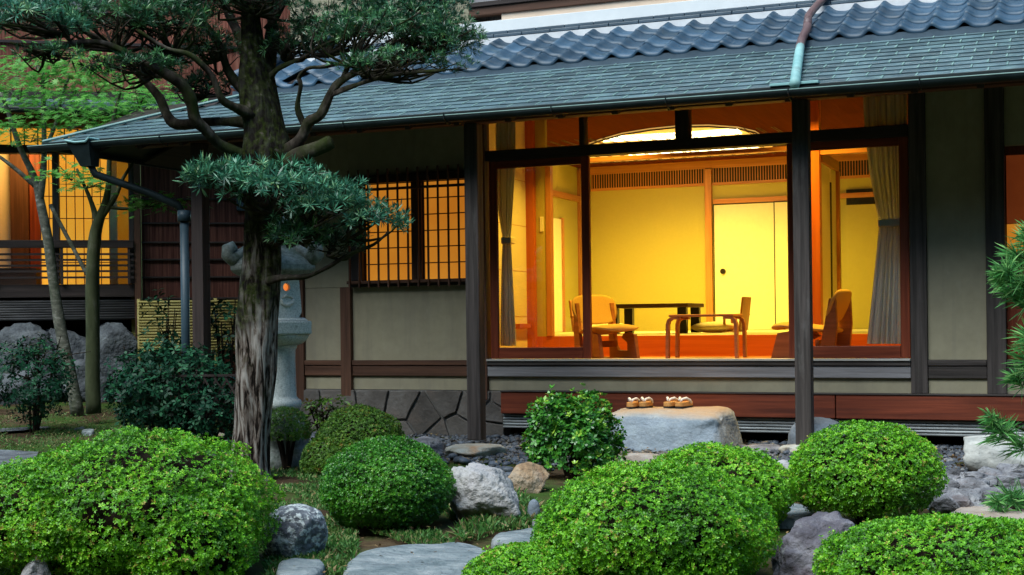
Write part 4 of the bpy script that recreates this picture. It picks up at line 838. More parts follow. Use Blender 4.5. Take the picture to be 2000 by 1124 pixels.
# little diamond lattice panel by the trunk
lp0 = pt(425, 730, 11.6); lat2 = thing('lattice_panel', (lp0[0], lp0[1], 0), 'small dark diamond lattice panel beside the big trunk', 'fence', rz=PSI)
for s in (-1, 1):
    for k in range(6):
        x = -.24+k*.09; MB().beam((x-s*.15, .004*s, .10), (x+s*.15, .004*s, .62), .016, .008, up=(0, 1, 0)).build('slat', M['dark_z'], lat2, local=True)
for x in (-.4, .38): MB().box((x, -.015, -.02), (x+.025, .015, .66)).build('post', M['dark_z'], lat2, local=True)
for z in (.09, .62): MB().box((-.373, -.013, z), (.377, .013, z+.02)).build('rail', M['dark_x'], lat2, local=True)

# ================================================================== STONE LANTERN
lg = pt(538, 900, 10.3); lg[2] = gz(lg[0], lg[1]); LR = math.atan2(CAM[0]-lg[0], lg[1]-CAM[1])
lan = thing('stone_lantern', lg, 'tall grey granite garden lantern glowing through a round hole behind the tree', 'lantern', rz=LR)
def hexp(a0, a1, z0, z1, name, m='granite', bev=.012):
    def ring(a, z): return [(a/.866*math.cos(math.radians(-90+60*k)), a/.866*math.sin(math.radians(-90+60*k)), z) for k in range(6)]
    return MB().add(ring(a0, z0)+ring(a1, z1), [tuple(range(5, -1, -1)), tuple(range(6, 12))]+[(k, (k+1) % 6, 6+(k+1) % 6, 6+k) for k in range(6)]).build(name, M[m], lan, local=True, bevel=bev)
MB().lathe([(.30, -.05), (.31, .05), (.29, .10), (.24, .14), (.25, .17), (.255, .28), (.235, .36), (.19, .41), (.175, .43)], 28).build('base', M['granite_old'], lan, local=True, smooth=True)
MB().lathe([(.195, .431), (.20, .46), (.195, .485), (.172, .50), (.162, .52), (.155, .80), (.158, .86), (.170, .88), (.172, .895)], 28).build('shaft', M['granite'], lan, local=True, smooth=True)
MB().lathe([(.172, .896), (.215, .91), (.245, .94), (.262, .968), (.26, .975)], 28).build('bowl', M['granite'], lan, local=True, smooth=True)
hexp(.275, .275, .976, 1.075, 'platform'); hexp(.255, .225, 1.076, 1.10, 'platform_top')
def firebox():                       # six faces, a round hole in the right front one
    h0, h1, z0, z1 = .208, .186, 1.101, 1.41; mb = MB(); n = 32; cz = 1.325; rr = .029; vs = []; fs = []; T3 = math.tan(math.radians(30))
    fa = lambda z: h0+(h1-h0)*(z-z0)/(z1-z0)
    q = math.radians(30); cq, sq_ = math.cos(q), math.sin(q)
    def W(x, y, z): return (x*cq-y*sq_, x*sq_+y*cq, z)
    for k in range(n):
        a = 2*math.pi*k/n; c, s_ = math.cos(a), math.sin(a); zz = z1-cz if s_ > 0 else cz-z0; hwid = .12; k_ = min(hwid/abs(c) if abs(c) > 1e-6 else 9, zz/abs(s_) if abs(s_) > 1e-6 else 9); x, z = c*k_, cz+s_*k_
        hw = fa(z)*T3; x = math.copysign(hw, x) if abs(x) > .1199 else x/.12*hw; vs.append(W(x, -fa(z), z))
    for k in range(n): a = 2*math.pi*k/n; z = cz+math.sin(a)*rr; vs.append(W(math.cos(a)*rr, -fa(z), z))
    for k in range(n): a = 2*math.pi*k/n; z = cz+math.sin(a)*rr; vs.append(W(math.cos(a)*rr, -fa(z)+.035, z))
    for j in range(2):
        for k in range(n): fs.append((j*n+k, j*n+(k+1) % n, (j+1)*n+(k+1) % n, (j+1)*n+k))
    mb.add(vs, fs)
    def ring(a, z): return [(a/.866*math.cos(math.radians(-90+60*k)), a/.866*math.sin(math.radians(-90+60*k)), z) for k in range(6)]
    mb.add(ring(h0, z0)+ring(h1, z1), [tuple(range(5, -1, -1)), tuple(range(6, 12))]+[(k, (k+1) % 6, 6+(k+1) % 6, 6+k) for k in range(1, 6)])
    fbx = mb.build('firebox', M['granite'], lan, local=True)
    g_ = []; y = -fa(cz)+.030
    MB().add([W(math.cos(2*math.pi*k/20)*.036, y, cz+math.sin(2*math.pi*k/20)*.036) for k in range(20)], [tuple(range(20))]).build('glow', M['hotglow'], fbx, local=True)
    for pts, rd in (([(-.05, 1.235), (-.045, 1.205), (-.012, 1.192), (.02, 1.20), (.046, 1.215), (.05, 1.24)], [.008, .014, .018, .017, .014, .008]), ([(-.04, 1.245), (-.01, 1.262), (.025, 1.258), (.045, 1.243)], [.006, .011, .011, .006])):
        MB().tube([W(x, -fa(z)-.003, z) for x, z in pts], rd, 8).build('carving', M['granite'], fbx, local=True, smooth=True)
firebox()
MB().lathe([(.20, 1.402), (.31, 1.425), (.355, 1.45), (.355, 1.49), (.335, 1.52), (.28, 1.56), (.19, 1.62), (.13, 1.68), (.11, 1.70)], 6, rot=math.radians(-90)).build('roof', M['granite_old'], lan, local=True, bevel=.012)
for k in range(6):
    a = math.radians(60*k-90); c, s = math.cos(a), math.sin(a)
    pts = [(c*r_, s*r_, z) for r_, z in [(.20, 1.62), (.29, 1.555), (.34, 1.53), (.375, 1.56), (.375, 1.61), (.34, 1.625), (.32, 1.60)]]
    MB().tube(pts, [.03, .045, .055, .05, .045, .04, .03], 8).build('roof_scroll', M['granite_old'], lan, local=True, smooth=True)
MB().lathe([(.11, 1.70), (.13, 1.715), (.10, 1.74), (.075, 1.75), (.11, 1.79), (.115, 1.82), (.085, 1.87), (.03, 1.905), (.0, 1.92)], 20).build('finial', M['granite'], lan, local=True, smooth=True)
# ================================================================== STEP STONE AND SANDALS
def shoestone():
    V, Fq = ICO[5]; V = V.copy(); s = np.sign(V); e = .34
    V = s*np.abs(V)**e; V /= np.maximum(1, np.abs(V).max(1, keepdims=True))
    n1 = nz(V, 1.1, 3.3); n2 = nz(V, 3.0, 5.1); n3 = nz(V, 9, 2.2)
    cxp = at(1304, 880, -.72); L = .545; V = V*np.array([L, .40, .22])
    V += (n1*.036 + n2*.016+n3*.006)[:, None]*np.sign(V)*np.array([1.2, 1, .5])
    top = V[:, 2] > .1; k = np.clip((V[:, 2]+.22)/.44, 0, 1)
    V[:, 0] -= k*np.where(V[:, 0] > 0, .05, -.01)*np.abs(V[:, 0]/L)*1.6           # right end leans in
    V[:, 1] += k*np.where(V[:, 1] < 0, .10, 0)*1.0                                 # front leans back
    V[:, 2] -= np.clip((V[:, 0]-.38)/.2, 0, 1)**2*.05*k + np.where(V[:, 1] < -.12, .02, 0)*k
    c = np.array([cxp[0], -.62, .105]); base = (cxp[0], -.62, 0)
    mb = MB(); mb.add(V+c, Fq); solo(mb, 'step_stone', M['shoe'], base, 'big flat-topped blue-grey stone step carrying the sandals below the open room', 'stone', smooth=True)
    return V+c
SV = shoestone()
def topz(x, y):
    d_ = (SV[:, 0]-x)**2+(SV[:, 1]-y)**2; k = np.argsort(d_)[:40]; return SV[k, 2].max()
def sandal(px, rz, label):
    Y = -.58; p = at(px, 792, Y); z = topz(p[0], Y)-.002
    t = thing('sandal', (p[0], Y, z), label, 'sandal', 'straw-coloured sandals on the step stone', rz)
    def outline(w0, l): return [(w0*math.copysign(abs(math.cos(a))**.55, math.cos(a)), l*math.copysign(abs(math.sin(a))**.7, math.sin(a))) for a in [2*math.pi*k/20 for k in range(20)]]
    MB().prism(outline(.044, .115), (0, 0, 0), (1, 0, 0), (0, 1, 0), (0, 0, 1), .012).build('sole', M['sole'], t, local=True)
    MB().prism(outline(.043, .113), (0, 0, .0125), (1, 0, 0), (0, 1, 0), (0, 0, 1), .036).build('footbed', M['geta'], t, local=True, bevel=.004)
    for s in (-1, 1):
        MB().tube([(0, -.075, .046), (s*.012, -.05, .072), (s*.030, -.015, .078), (s*.041, .03, .06), (s*.043, .05, .035)], [.006, .010, .012, .011, .008], 8).build('strap', M['strap'], t, local=True, smooth=True)
    MB().tube([(0, -.078, .052), (0, -.09, .07), (0, -.07, .074)], [.006, .007, .006], 6).build('toe_post', M['strap'], t, local=True, smooth=True)
sandal(1237, .05, 'leftmost of the four wooden sandals on the step stone'); sandal(1262, .02, 'right sandal of the left pair on the step stone')
sandal(1312, -.12, 'left sandal of the right pair on the step stone'); sandal(1336, -.2, 'rightmost wooden sandal, turned slightly, on the step stone')

# ================================================================== ROCKS AND STEPPING STONES
rock('boulder', 575, 6.35, 128, 984, 'rock_speck', 'round dark boulder speckled with white lichen beside the big left bush', 12, depth=.9, boxy=.1, amp=.08, sink=.3, cuts=3)
rock('rock', 945, 7.35, 150, 905, 'rock_white', 'pale jagged rock sloping down to the right behind the round bush', 21, depth=.8, boxy=.25, amp=.2, skew=(-.35, 0), cuts=6, fine=.06, sub=5)
rock('rock', 1028, 8.6, 92, 903, 'rock_brown', 'rusty brown rock left of the upright leafy shrub', 33, depth=.9, boxy=.35, amp=.12)
rock('footing_stone', 928, 10.85, 122, 868, 'rock_base', 'rounded tan footing stone under the middle veranda post', 41, depth=.9, boxy=.3, amp=.07, sink=.3)
rock('footing_stone', 1568, 10.7, 92, 868, 'rock_base', 'tan footing stone under the right veranda post behind a bush', 42, depth=.9, boxy=.3, amp=.07)
rock('footing_stone', 395, 12.8, 90, 845, 'rock_base', 'footing stone under the left corner post behind the dark camellia', 43, depth=.9, boxy=.3, amp=.07)
rock('rock', 1598, 10.9, 112, 815, 'rock_blue', 'smooth blue-grey rock just behind the right veranda post', 44, depth=.9, boxy=.2, amp=.07, cuts=2)
rock('boulder', 1955, 9.4, 185, 848, 'boulder', 'large pale boulder at the right edge below the red skirting board', 52, depth=.7, boxy=.4, amp=.10, cuts=4, sink=.2)
rock('rock', 1590, 5.75, 190, 1000, 'rock_purple', 'rough purple-grey rock between the two lower right bushes', 61, depth=.9, boxy=.4, amp=.18, fine=.07, cuts=6, sub=5, skew=(.3, .1))
rock('rock', 1530, 8.9, 46, 898, 'rock_white', 'small pale stone left of the dense right bush', 63, boxy=.2, amp=.08)
rock('rock', 1490, 10.95, 85, 868, 'rock_lava', 'rough grey-brown rock beside the right end of the step stone', 64, boxy=.3, amp=.15)
rock('rock', 1240, 9.9, 118, 886, 'slab_pink', 'low pinkish stone at the foot of the step stone', 65, boxy=.5, amp=.08, sink=.5)
rock('rock', 1042, 7.3, 26, 975, 'rock_blue', 'small blue-grey stone at the right foot of the jagged pale rock', 66, boxy=.2, amp=.06, sub=3)
rock('rock', 1058, 6.6, 44, 1008, 'rock_lava', 'small grey stone tucked against the left side of the centre bush', 67, boxy=.3, amp=.1, sub=3)
rock('rock', 560, 10.6, 130, 868, 'rock_dark', 'low dark stone at the foot of the lantern base', 68, boxy=.4, amp=.1)
rock('rock', 838, 11.2, 70, 852, 'rock_lava', 'flat grey stone at the foot of the stone plinth', 69, boxy=.5, amp=.08)
rock('rock', 20, 13.4, 140, 838, 'rock_dark', 'dark rock at the left edge under the leafy shrub', 70, boxy=.4, amp=.14)
rock('rock', 68, 5.72, 60, 1084, 'rock_white', 'pale stone glimpsed through the bottom of the big left bush', 71, boxy=.4, amp=.1)
rock('rock', 1975, 7.6, 80, 1010, 'rock_lava', 'dark rough stone at the right edge above the bottom right bush', 72, boxy=.3, amp=.15)
def slab(name, corners, m, label, th=.07, lift=.03, cat='stepping stone'):
    P = [gpt(*c) for c in corners]; c = np.mean(P, 0); rg = random.Random(int(corners[0][0])); pts = []
    n = len(P)
    for i in range(n):
        a, b = P[i], P[(i+1) % n]
        for k in range(5):
            t = k/5; q = a*(1-t)+b*t; pts.append((q[0]-c[0], q[1]-c[1]))
    pts = np.array(pts)
    for _ in range(3): pts = (np.roll(pts, 1, 0)+pts*2+np.roll(pts, -1, 0))/4
    N = len(pts); rings = [(1.0, -.06), (1.01, lift-.03), (.985, lift-.008), (.94, lift+.002), (.7, lift+.006), (.35, lift+.004)]
    vs = []; fs = []
    for (s, z) in rings:
        for k in range(N):
            x, y = pts[k]*s; j = 1+.05*mnoise.noise(Vector((x*6, y*6, 1)))+.03*mnoise.noise(Vector((x*17, y*17, 1))); vs.append((c[0]+x*j, c[1]+y*j, gz(c[0]+x, c[1]+y)+z+.012*mnoise.noise(Vector((x*7+c[0], y*7, 2)))+.008*mnoise.noise(Vector((x*4+c[0], y*26, 2)))))
    vs.append((c[0], c[1], gz(c[0], c[1])+lift+.004))
    for i in range(len(rings)-1):
        for k in range(N): fs.append((i*N+k, i*N+(k+1) % N, (i+1)*N+(k+1) % N, (i+1)*N+k))
    b = (len(rings)-1)*N
    for k in range(N): fs.append((b+k, b+(k+1) % N, len(vs)-1))
    mb = MB(); mb.add(vs, fs); solo(mb, name, M[m], (c[0], c[1], gz(c[0], c[1])), label, cat, smooth=True)
slab('stepping_stone', [(660, 1135), (690, 1092), (790, 1074), (880, 1068), (950, 1078), (965, 1135), (800, 1150)], 'slab', 'large pale stepping stone at the bottom centre between the bushes', lift=.025)
slab('stepping_stone', [(540, 1118), (580, 1107), (625, 1108), (640, 1125), (600, 1150), (540, 1150)], 'slab', 'blue-grey stepping stone at the bottom edge below the lichened boulder', lift=.04)
slab('stepping_stone', [(955, 1062), (1000, 1050), (1080, 1050), (1110, 1066), (1080, 1085), (980, 1080)], 'slab', 'pale stepping stone half under the large centre bush', lift=.04)
slab('stepping_stone', [(1845, 1020), (1880, 995), (1960, 985), (2060, 985), (2080, 1030), (1940, 1040)], 'slab_pink', 'wide sandy pink slab at the right edge behind the bottom bush', lift=.03)
slab('stepping_stone', [(1440, 1012), (1560, 990), (1600, 1010), (1560, 1030), (1460, 1030)], 'slab', 'flat grey stone under the dense right bush', lift=.03)
slab('stepping_stone', [(143, 832), (150, 827), (166, 828), (164, 834)], 'slab', 'tiny white marker stone, upper of two on the mossy ground', lift=.03)
slab('stepping_stone', [(157, 849), (165, 843), (186, 845), (182, 852)], 'slab', 'tiny white marker stone, lower of two on the mossy ground', lift=.03)
pp = [gpt(*q) for q in [(-200, 930), (-200, 880), (-20, 884), (75, 890), (60, 925), (0, 935)]]
mb = MB(); mb.add([(p[0], p[1], p[2]+.03) for p in pp], [tuple(range(len(pp)))]); tag(mb.build('path', M['rock_dark'], None), kind='structure')
# rubble edging at the right
rb = gpt(1895, 990); rub = thing('rubble_edging', rb, 'heap of rough grey lava stones edging the bed at the right', 'stones')
rg = random.Random(5)
for k in range(34):
    px = rg.uniform(1832, 2010); py = rg.uniform(925, 985); q = pt(px, py, 8.1-(py-925)*.012); sz = rg.uniform(.05, .10)
    V, Fq = rockverts(200+k, (sz*1.25, sz*.9, sz*.75), boxy=.45, amp=.26, sub=3, cuts=10, fine=.10); V += q; mb = MB(); mb.add(V, Fq); mb.build('stone', M['rock_lava'], rub)
# pebbles: one by one near the porch
pm = []
for s in range(5):
    V, Fq = rockverts(300+s, (1, .74, .5), boxy=.1, amp=.1, sub=2, cuts=1, fine=0); mb = MB(); mb.add(V, Fq); pm.append(mb.mesh('pebble', M['pebble'], smooth=True))
def inpoly(p, poly):
    c = False; j = len(poly)-1
    for i in range(len(poly)):
        if (poly[i][1] > p[1]) != (poly[j][1] > p[1]) and p[0] < (poly[j][0]-poly[i][0])*(p[1]-poly[i][1])/(poly[j][1]-poly[i][1])+poly[i][0]: c = not c
        j = i
    return c
A1 = [(800, 862), (1000, 848), (1080, 850), (1090, 905), (1040, 960), (1000, 955), (930, 915), (860, 905)]; A2 = [(1440, 868), (1560, 866), (1550, 905), (1500, 905), (1440, 890)]
rg = random.Random(9); cnt = 0
for area, n, lab in ((A1, 230, 'smooth dark blue-grey river pebble lying around the middle post footing'), (A2, 55, 'smooth dark blue river pebble lying right of the step stone')):
    xs = [p[0] for p in area]; ys = [p[1] for p in area]; k = 0; pts_ = []
    while k < n:
        px, py = rg.uniform(min(xs), max(xs)), rg.uniform(min(ys), max(ys))
        if not inpoly((px, py), area): continue
        p = gpt(px, py); s = rg.uniform(.022, .042) if rg.random() < .9 else .055
        if any((p[0]-q[0])**2+(p[1]-q[1])**2 < (.75*(s+q[2]))**2 for q in pts_) and rg.random() < .9: continue
        pts_.append((p[0], p[1], s)); o = inst('pebble', pm[rg.randrange(5)], None, (p[0], p[1], p[2]+s*.36), (rg.uniform(-.3, .3), rg.uniform(-.3, .3), rg.uniform(0, 6)), (s, s, s)); tag(o, lab, 'pebble', 'river pebbles under the eave'); k += 1
# fine gravel between them
def gravel():
    n = 9000; P = np.stack([RNG.uniform(-7.2, 1.5, n), RNG.uniform(-2.3, .1, n), np.zeros(n)], 1)
    keep = np.array([mnoise.noise(Vector((p[0]*.9, p[1]*1.4, 4)))+.35*(p[1]+1.8) > -.25 for p in P]); P = P[keep]; n = len(P); P[:, 2] = [gz(p[0], p[1])+.006 for p in P]
    tv = np.array([(1, 0, 0), (0, 1, 0), (-1, 0, 0), (0, -1, 0), (0, 0, .7), (0, 0, -.7)])*1.0; tf = np.array([(0, 1, 4), (1, 2, 4), (2, 3, 4), (3, 0, 4)])
    N = np.tile(np.array([0, 0, 1.0]), (n, 1))+RNG.normal(0, .25, (n, 3)); V, Fq = scatter(P, N, RNG.uniform(.012, .026, n), tv, tf)
    o = npmesh('gravel', M['pebble_fine'], V, Fq, np.repeat(RNG.random(n), 4), smooth=True); tag(o, kind='stuff')
gravel()

# ================================================================== BUSHES
def bush(name, px, t, wpx, top_py, m, label, cat='bush', lumps=((0, 0, 0, 1, 1),), leaf=.0135, dens=1.0, depth=1.0, under=.5, core=True, lump=.09, shoots=14, seed=0, temps=T_AZ, holes=.0, group=None, gap=.0):
    global RNG
    g = pt(px, 900, t); g[2] = gz(g[0], g[1]); zt = pt(px, top_py, t)[2]; h = zt-g[2]; rx = wpx*t/F/2
    th = thing(name, g, label, cat, group); Ps = []; Ns = []; Bs = []; coreb = MB()
    for (ox, oy, oz, sx, sz) in lumps:
        R3 = np.array([rx*sx, rx*sx*depth, h*.56*sz]); c = g + _r*ox*rx + _d*oy*rx + np.array([0, 0, h*(.46*sz+oz)])
        area = 4*math.pi*((R3[0]*R3[1])**.8+(R3[0]*R3[2])**.8*2)/3; n = int(dens*area*.75/(leaf*.62)**2/2.0)
        D = RNG.normal(size=(n*2, 3)); D /= np.linalg.norm(D, axis=1, keepdims=True); D = D[D[:, 2] > -under*1.5][:n]; n = len(D)
        cols = D@np.stack([_r, _d, _z], 0) if False else D
        nn = nz(D*rx*sx, 5.0, seed*7.7+ox) ; n2 = nz(D*rx*sx, 14, seed*3.3)
        if not holes: k = (nz(D*rx*sx, 7.5, seed*2.1+4) > -.52) | (RNG.random(n) < .35); D = D[k]; nn = nn[k]; n2 = n2[k]; n = len(D)
        if holes: k = (nz(D*rx*sx, 6.5, seed*2.1+4) > -.62+holes*.4) | (RNG.random(n) < .25); D = D[k]; nn = nn[k]; n2 = n2[k]; n = len(D)
        dep = RNG.beta(1.1, 2.6, n)*.24
        rad = 1 + lump*nn + lump*.5*n2 - dep
        L_ = D*R3; P = c + L_[:, :1]*_r + L_[:, 1:2]*_d + L_[:, 2:]*_z
        P = c + (P-c)*rad[:, None]; Nw = D/R3; Nw /= np.linalg.norm(Nw, axis=1, keepdims=True); Nw = Nw[:, :1]*_r+Nw[:, 1:2]*_d+Nw[:, 2:]*_z
        N = Nw + RNG.normal(0, .38, (n, 3)) + np.array([0, 0, .35])
        ok = P[:, 2] > g[2]+.02
        Ps.append(P[ok]); Ns.append(N[ok]); Bs.append(np.clip(RNG.normal(.52, .20, n) + .22*n2 + .35*nz(D*rx*sx, 3.1, seed*5.3+1), 0, 1)[ok])
        if shoots:
            k = RNG.choice(n, min(n, int(shoots*sx*sx*4)), replace=False); k = k[D[k, 2] > .25]
            for j in range(1, 5):
                off = np.array([0, 0, 1.0])*leaf*.55*j + RNG.normal(0, leaf*.12, (len(k), 3)); keep = RNG.random(len(k)) < 1-.2*j
                Ps.append((c+(P[k]-c)*(1.02))[keep]+off[keep]); Ns.append((Nw[k]*.4+np.array([0, 0, 1.0]))[keep]); Bs.append(np.full(keep.sum(), .85))
        if core:
            V, Fq = ICO[3]; V = V.copy(); q = nz(V*rx*sx, 5.0, seed*7.7+ox); V = V*(.77+lump*q)[:, None]; V = V*R3; W = c + V[:, :1]*_r+V[:, 1:2]*_d+V[:, 2:]*_z; W[:, 2] = np.maximum(W[:, 2], g[2]+.02+.04*RNG.random(len(W))); coreb.add(W, Fq)
    P = np.concatenate(Ps); N = np.concatenate(Ns); Bv = np.concatenate(Bs)
    leaves('foliage', M[m], P, N, leaf*RNG.uniform(.7, 1.2, len(P)), temps, th, bias=Bv)
    if core: coreb.build('twigs_or_shade_core', M['twig_and_core'], th, smooth=True)  # solid near-black core painting the shade between the leaves
    st = MB()
    for k in range(7):
        a = k*.9; p0 = g+np.array([.05*math.cos(a)*rx, .05*math.sin(a)*rx, -.03]); p1 = g+np.array([math.cos(a)*rx*.45, math.sin(a)*rx*.45, h*.5]); st.tube([p0, (p0+p1)/2+np.array([0, 0, .03]), p1], [.014, .011, .007], 6)
    st.build('stems', M['twig_and_core'], th)
    return th
bush('azalea_bush', 235, 6.05, 592, 845, 'azalea', 'biggest bright green azalea mound filling the lower left corner', lumps=((.16, 0, 0, .86, 1), (-.46, 0, -.01, .68, .83), (.48, -.3, -.08, .50, .74)), leaf=.0155, dens=1.23, depth=.85, seed=1, holes=.95, shoots=40, lump=.14)
bush('boxwood_bush', 755, 7.15, 262, 858, 'boxwood', 'round clipped dark green boxwood left of the jagged pale rock', leaf=.0135, dens=1.5, seed=2, lump=.05, shoots=2)
bush('azalea_bush', 690, 9.75, 208, 796, 'azalea_y', 'older yellowish azalea mound behind the round boxwood', lumps=((.12, .1, 0, .84, 1), (-.42, -.2, -.1, .55, .66), (.5, .1, -.02, .45, .75)), leaf=.0135, dens=1.2, seed=3, lump=.10, shoots=6)
bush('azalea_bush', 1275, 5.55, 478, 908, 'azalea', 'large bright azalea mound at the bottom centre right of the stepping stones', lumps=((0, 0, 0, 1, 1), (-.45, -.1, -.02, .55, .85)), leaf=.0155, dens=1.23, depth=.9, seed=4, shoots=14)
bush('azalea_bush', 1395, 6.95, 318, 872, 'azalea', 'azalea mound rising behind the large centre bush below the step stone', leaf=.0155, dens=1.19, depth=.9, seed=5, shoots=34)
bush('azalea_bush', 1690, 7.05, 300, 824, 'azalea', 'dense rounded azalea in front of the right veranda post', leaf=.0155, dens=1.23, depth=.85, seed=6, lump=.06, shoots=8, lumps=((0, 0, .06, 1, .93),))
bush('azalea_bush', 1850, 5.15, 520, 1012, 'azalea', 'bright azalea mound cropped by the lower right corner', leaf=.0155, dens=1.23, depth=.8, seed=7, shoots=22, lumps=((0, 0, 0, 1, 1), (.55, .1, -.02, .6, .95)))
bush('azalea_bush', 1015, 5.2, 222, 1066, 'azalea', 'small bright azalea at the bottom edge in front of the stepping stones', leaf=.0135, dens=1.3, seed=8, shoots=8)
bush('azalea_bush', 560, 9.95, 95, 770, 'azalea_y', 'thin leggy azalea in front of the stone lantern base', lumps=((0, 0, .30, 1, .52),), leaf=.0135, dens=.55, core=False, seed=9, shoots=4, under=.3)
bush('leafy_shrub', 1115, 9.3, 182, 758, 'privet', 'upright glossy leafy shrub in front of the step stone', 'shrub', lumps=((0, 0, .08, .70, .66), (-.42, 0, .36, .48, .50), (.45, 0, .20, .55, .50), (.34, .1, .48, .50, .44), (-.2, 0, .54, .38, .38), (.6, -.1, .02, .42, .42), (-.55, 0, .16, .42, .38), (.05, 0, .5, .3, .3)), leaf=.042, dens=.85, seed=10, lump=.42, shoots=16, core=False)

# --- camellias and dark shrubs with larger single leaves
def big_shrub(px, t, wpx, top_py, base_py, m, label, leaf, n, seed, name='camellia_shrub', sparse=1.0, cat='shrub', stems=6):
    g = pt(px, base_py, t); g[2] = gz(g[0], g[1]); zt = pt(px, top_py, t)[2]; h = zt-g[2]; rx = wpx*t/F/2; th = thing(name, g, label, cat); rg = np.random.default_rng(seed)
    st = MB(); tips = []
    for k in range(stems):
        a = rg.uniform(0, 6.28); q = rg.uniform(.15, .8); p0 = g+np.array([math.cos(a)*.05, math.sin(a)*.05, -.03]); p1 = g+np.array([math.cos(a)*rx*q*.5, math.sin(a)*rx*q*.5, h*rg.uniform(.35, .5)]); p2 = g+np.array([math.cos(a)*rx*q, math.sin(a)*rx*q, h*rg.uniform(.7, .98)])
        st.tube([p0, p1, p2], [.014, .010, .004], 6); tips.append((p1, p2))
        for j in range(3):
            b = p1+(p2-p1)*rg.uniform(0, .8); e = b+np.array([rg.normal(0, rx*.35), rg.normal(0, rx*.3), h*rg.uniform(.02, .2)]); st.tube([b, (b+e)/2+np.array([0, 0, .02]), e], [.007, .005, .003], 5); tips.append((b, e))
    st.build('stems', M['twig_and_core'], th)
    D = rg.normal(size=(n, 3)); D /= np.linalg.norm(D, axis=1, keepdims=True); rr = rg.uniform(.45, 1.02, n)**.7; clump = nz(D, 2.6, seed*2.3); k = clump > -.45*sparse; D, rr = D[k], rr[k]*(1+.18*clump[k]); n = len(D)
    c = g+np.array([0, 0, h*.55]); P = c+D*rr[:, None]*np.array([rx, rx*.8, h*.46]); k = P[:, 2] > g[2]+.03; P, D = P[k], D[k]; n = len(P)
    N = D*.7+rg.normal(0, .45, (n, 3))+np.array([0, 0, .7]); leaves('foliage', M[m], P, N, leaf*rg.uniform(.7, 1.25, n), T_CAM, th)
    return th
big_shrub(330, 11.9, 262, 668, 860, 'camellia', 'large dark glossy camellia at the foot of the left corner post', .062, 1500, 1)
big_shrub(400, 11.6, 160, 740, 880, 'camellia', 'low dark camellia close against the left of the big trunk', .058, 550, 2)
big_shrub(62, 13.2, 190, 652, 835, 'camellia', 'dark glossy shrub at the left edge below the boulders', .056, 750, 3)
big_shrub(318, 13.6, 100, 568, 800, 'camellia', 'thin stemmed dark shrub in front of the yellow bamboo fence', .078, 150, 4, sparse=.3)
big_shrub(440, 13.0, 66, 566, 800, 'camellia', 'narrow dark leafy shrub between corner post and big trunk', .085, 130, 5, sparse=.4)
big_shrub(640, 11.3, 140, 775, 850, 'azalea_y', 'low dark tuft of leaves at the foot of the stone plinth', .05, 160, 6)

# ================================================================== BIG PODOCARPUS TREE
TT = 9.5
tg = pt(488, 930, TT); tg[2] = gz(tg[0], tg[1])
tree = thing('podocarpus_tree', tg, 'big old podocarpus tree with mossy leaning trunk and cloud-pruned crown', 'tree')
sc_ = TT/F
def path(pts, dt=0.0): return [pt(p[0], p[1], TT+(p[3] if len(p) > 3 else dt)) for p in pts], [p[2]*sc_/2 for p in pts]
def dense(P, R_, k=3):
    P = np.array(P); n = len(P); o = []; ro = []
    for i in range(n-1):
        p0, p1, p2, p3 = P[max(i-1, 0)], P[i], P[i+1], P[min(i+2, n-1)]
        for j in range(k):
            t = j/k; o.append(.5*((2*p1)+(-p0+p2)*t+(2*p0-5*p1+4*p2-p3)*t*t+(-p0+3*p1-3*p2+p3)*t**3)); ro.append(R_[i]+(R_[i+1]-R_[i])*t)
    o.append(P[-1]); ro.append(R_[-1]); return o, ro
P, R_ = dense(*path([(486, 950, 100), (487, 915, 84), (491, 840, 74), (496, 740, 82), (501, 640, 88), (507, 560, 84), (512, 480, 80), (518, 400, 84), (520, 340, 100), (521, 300, 112), (516, 255, 92), (505, 200, 80), (498, 150, 66), (492, 90, 44), (488, 30, 36), (486, -60, 30), (500, -150, 24)]), 5)
R_ = [r*.93 for r in R_]; tb = MB(); tb.tube(P, R_, 36, jit=.22)
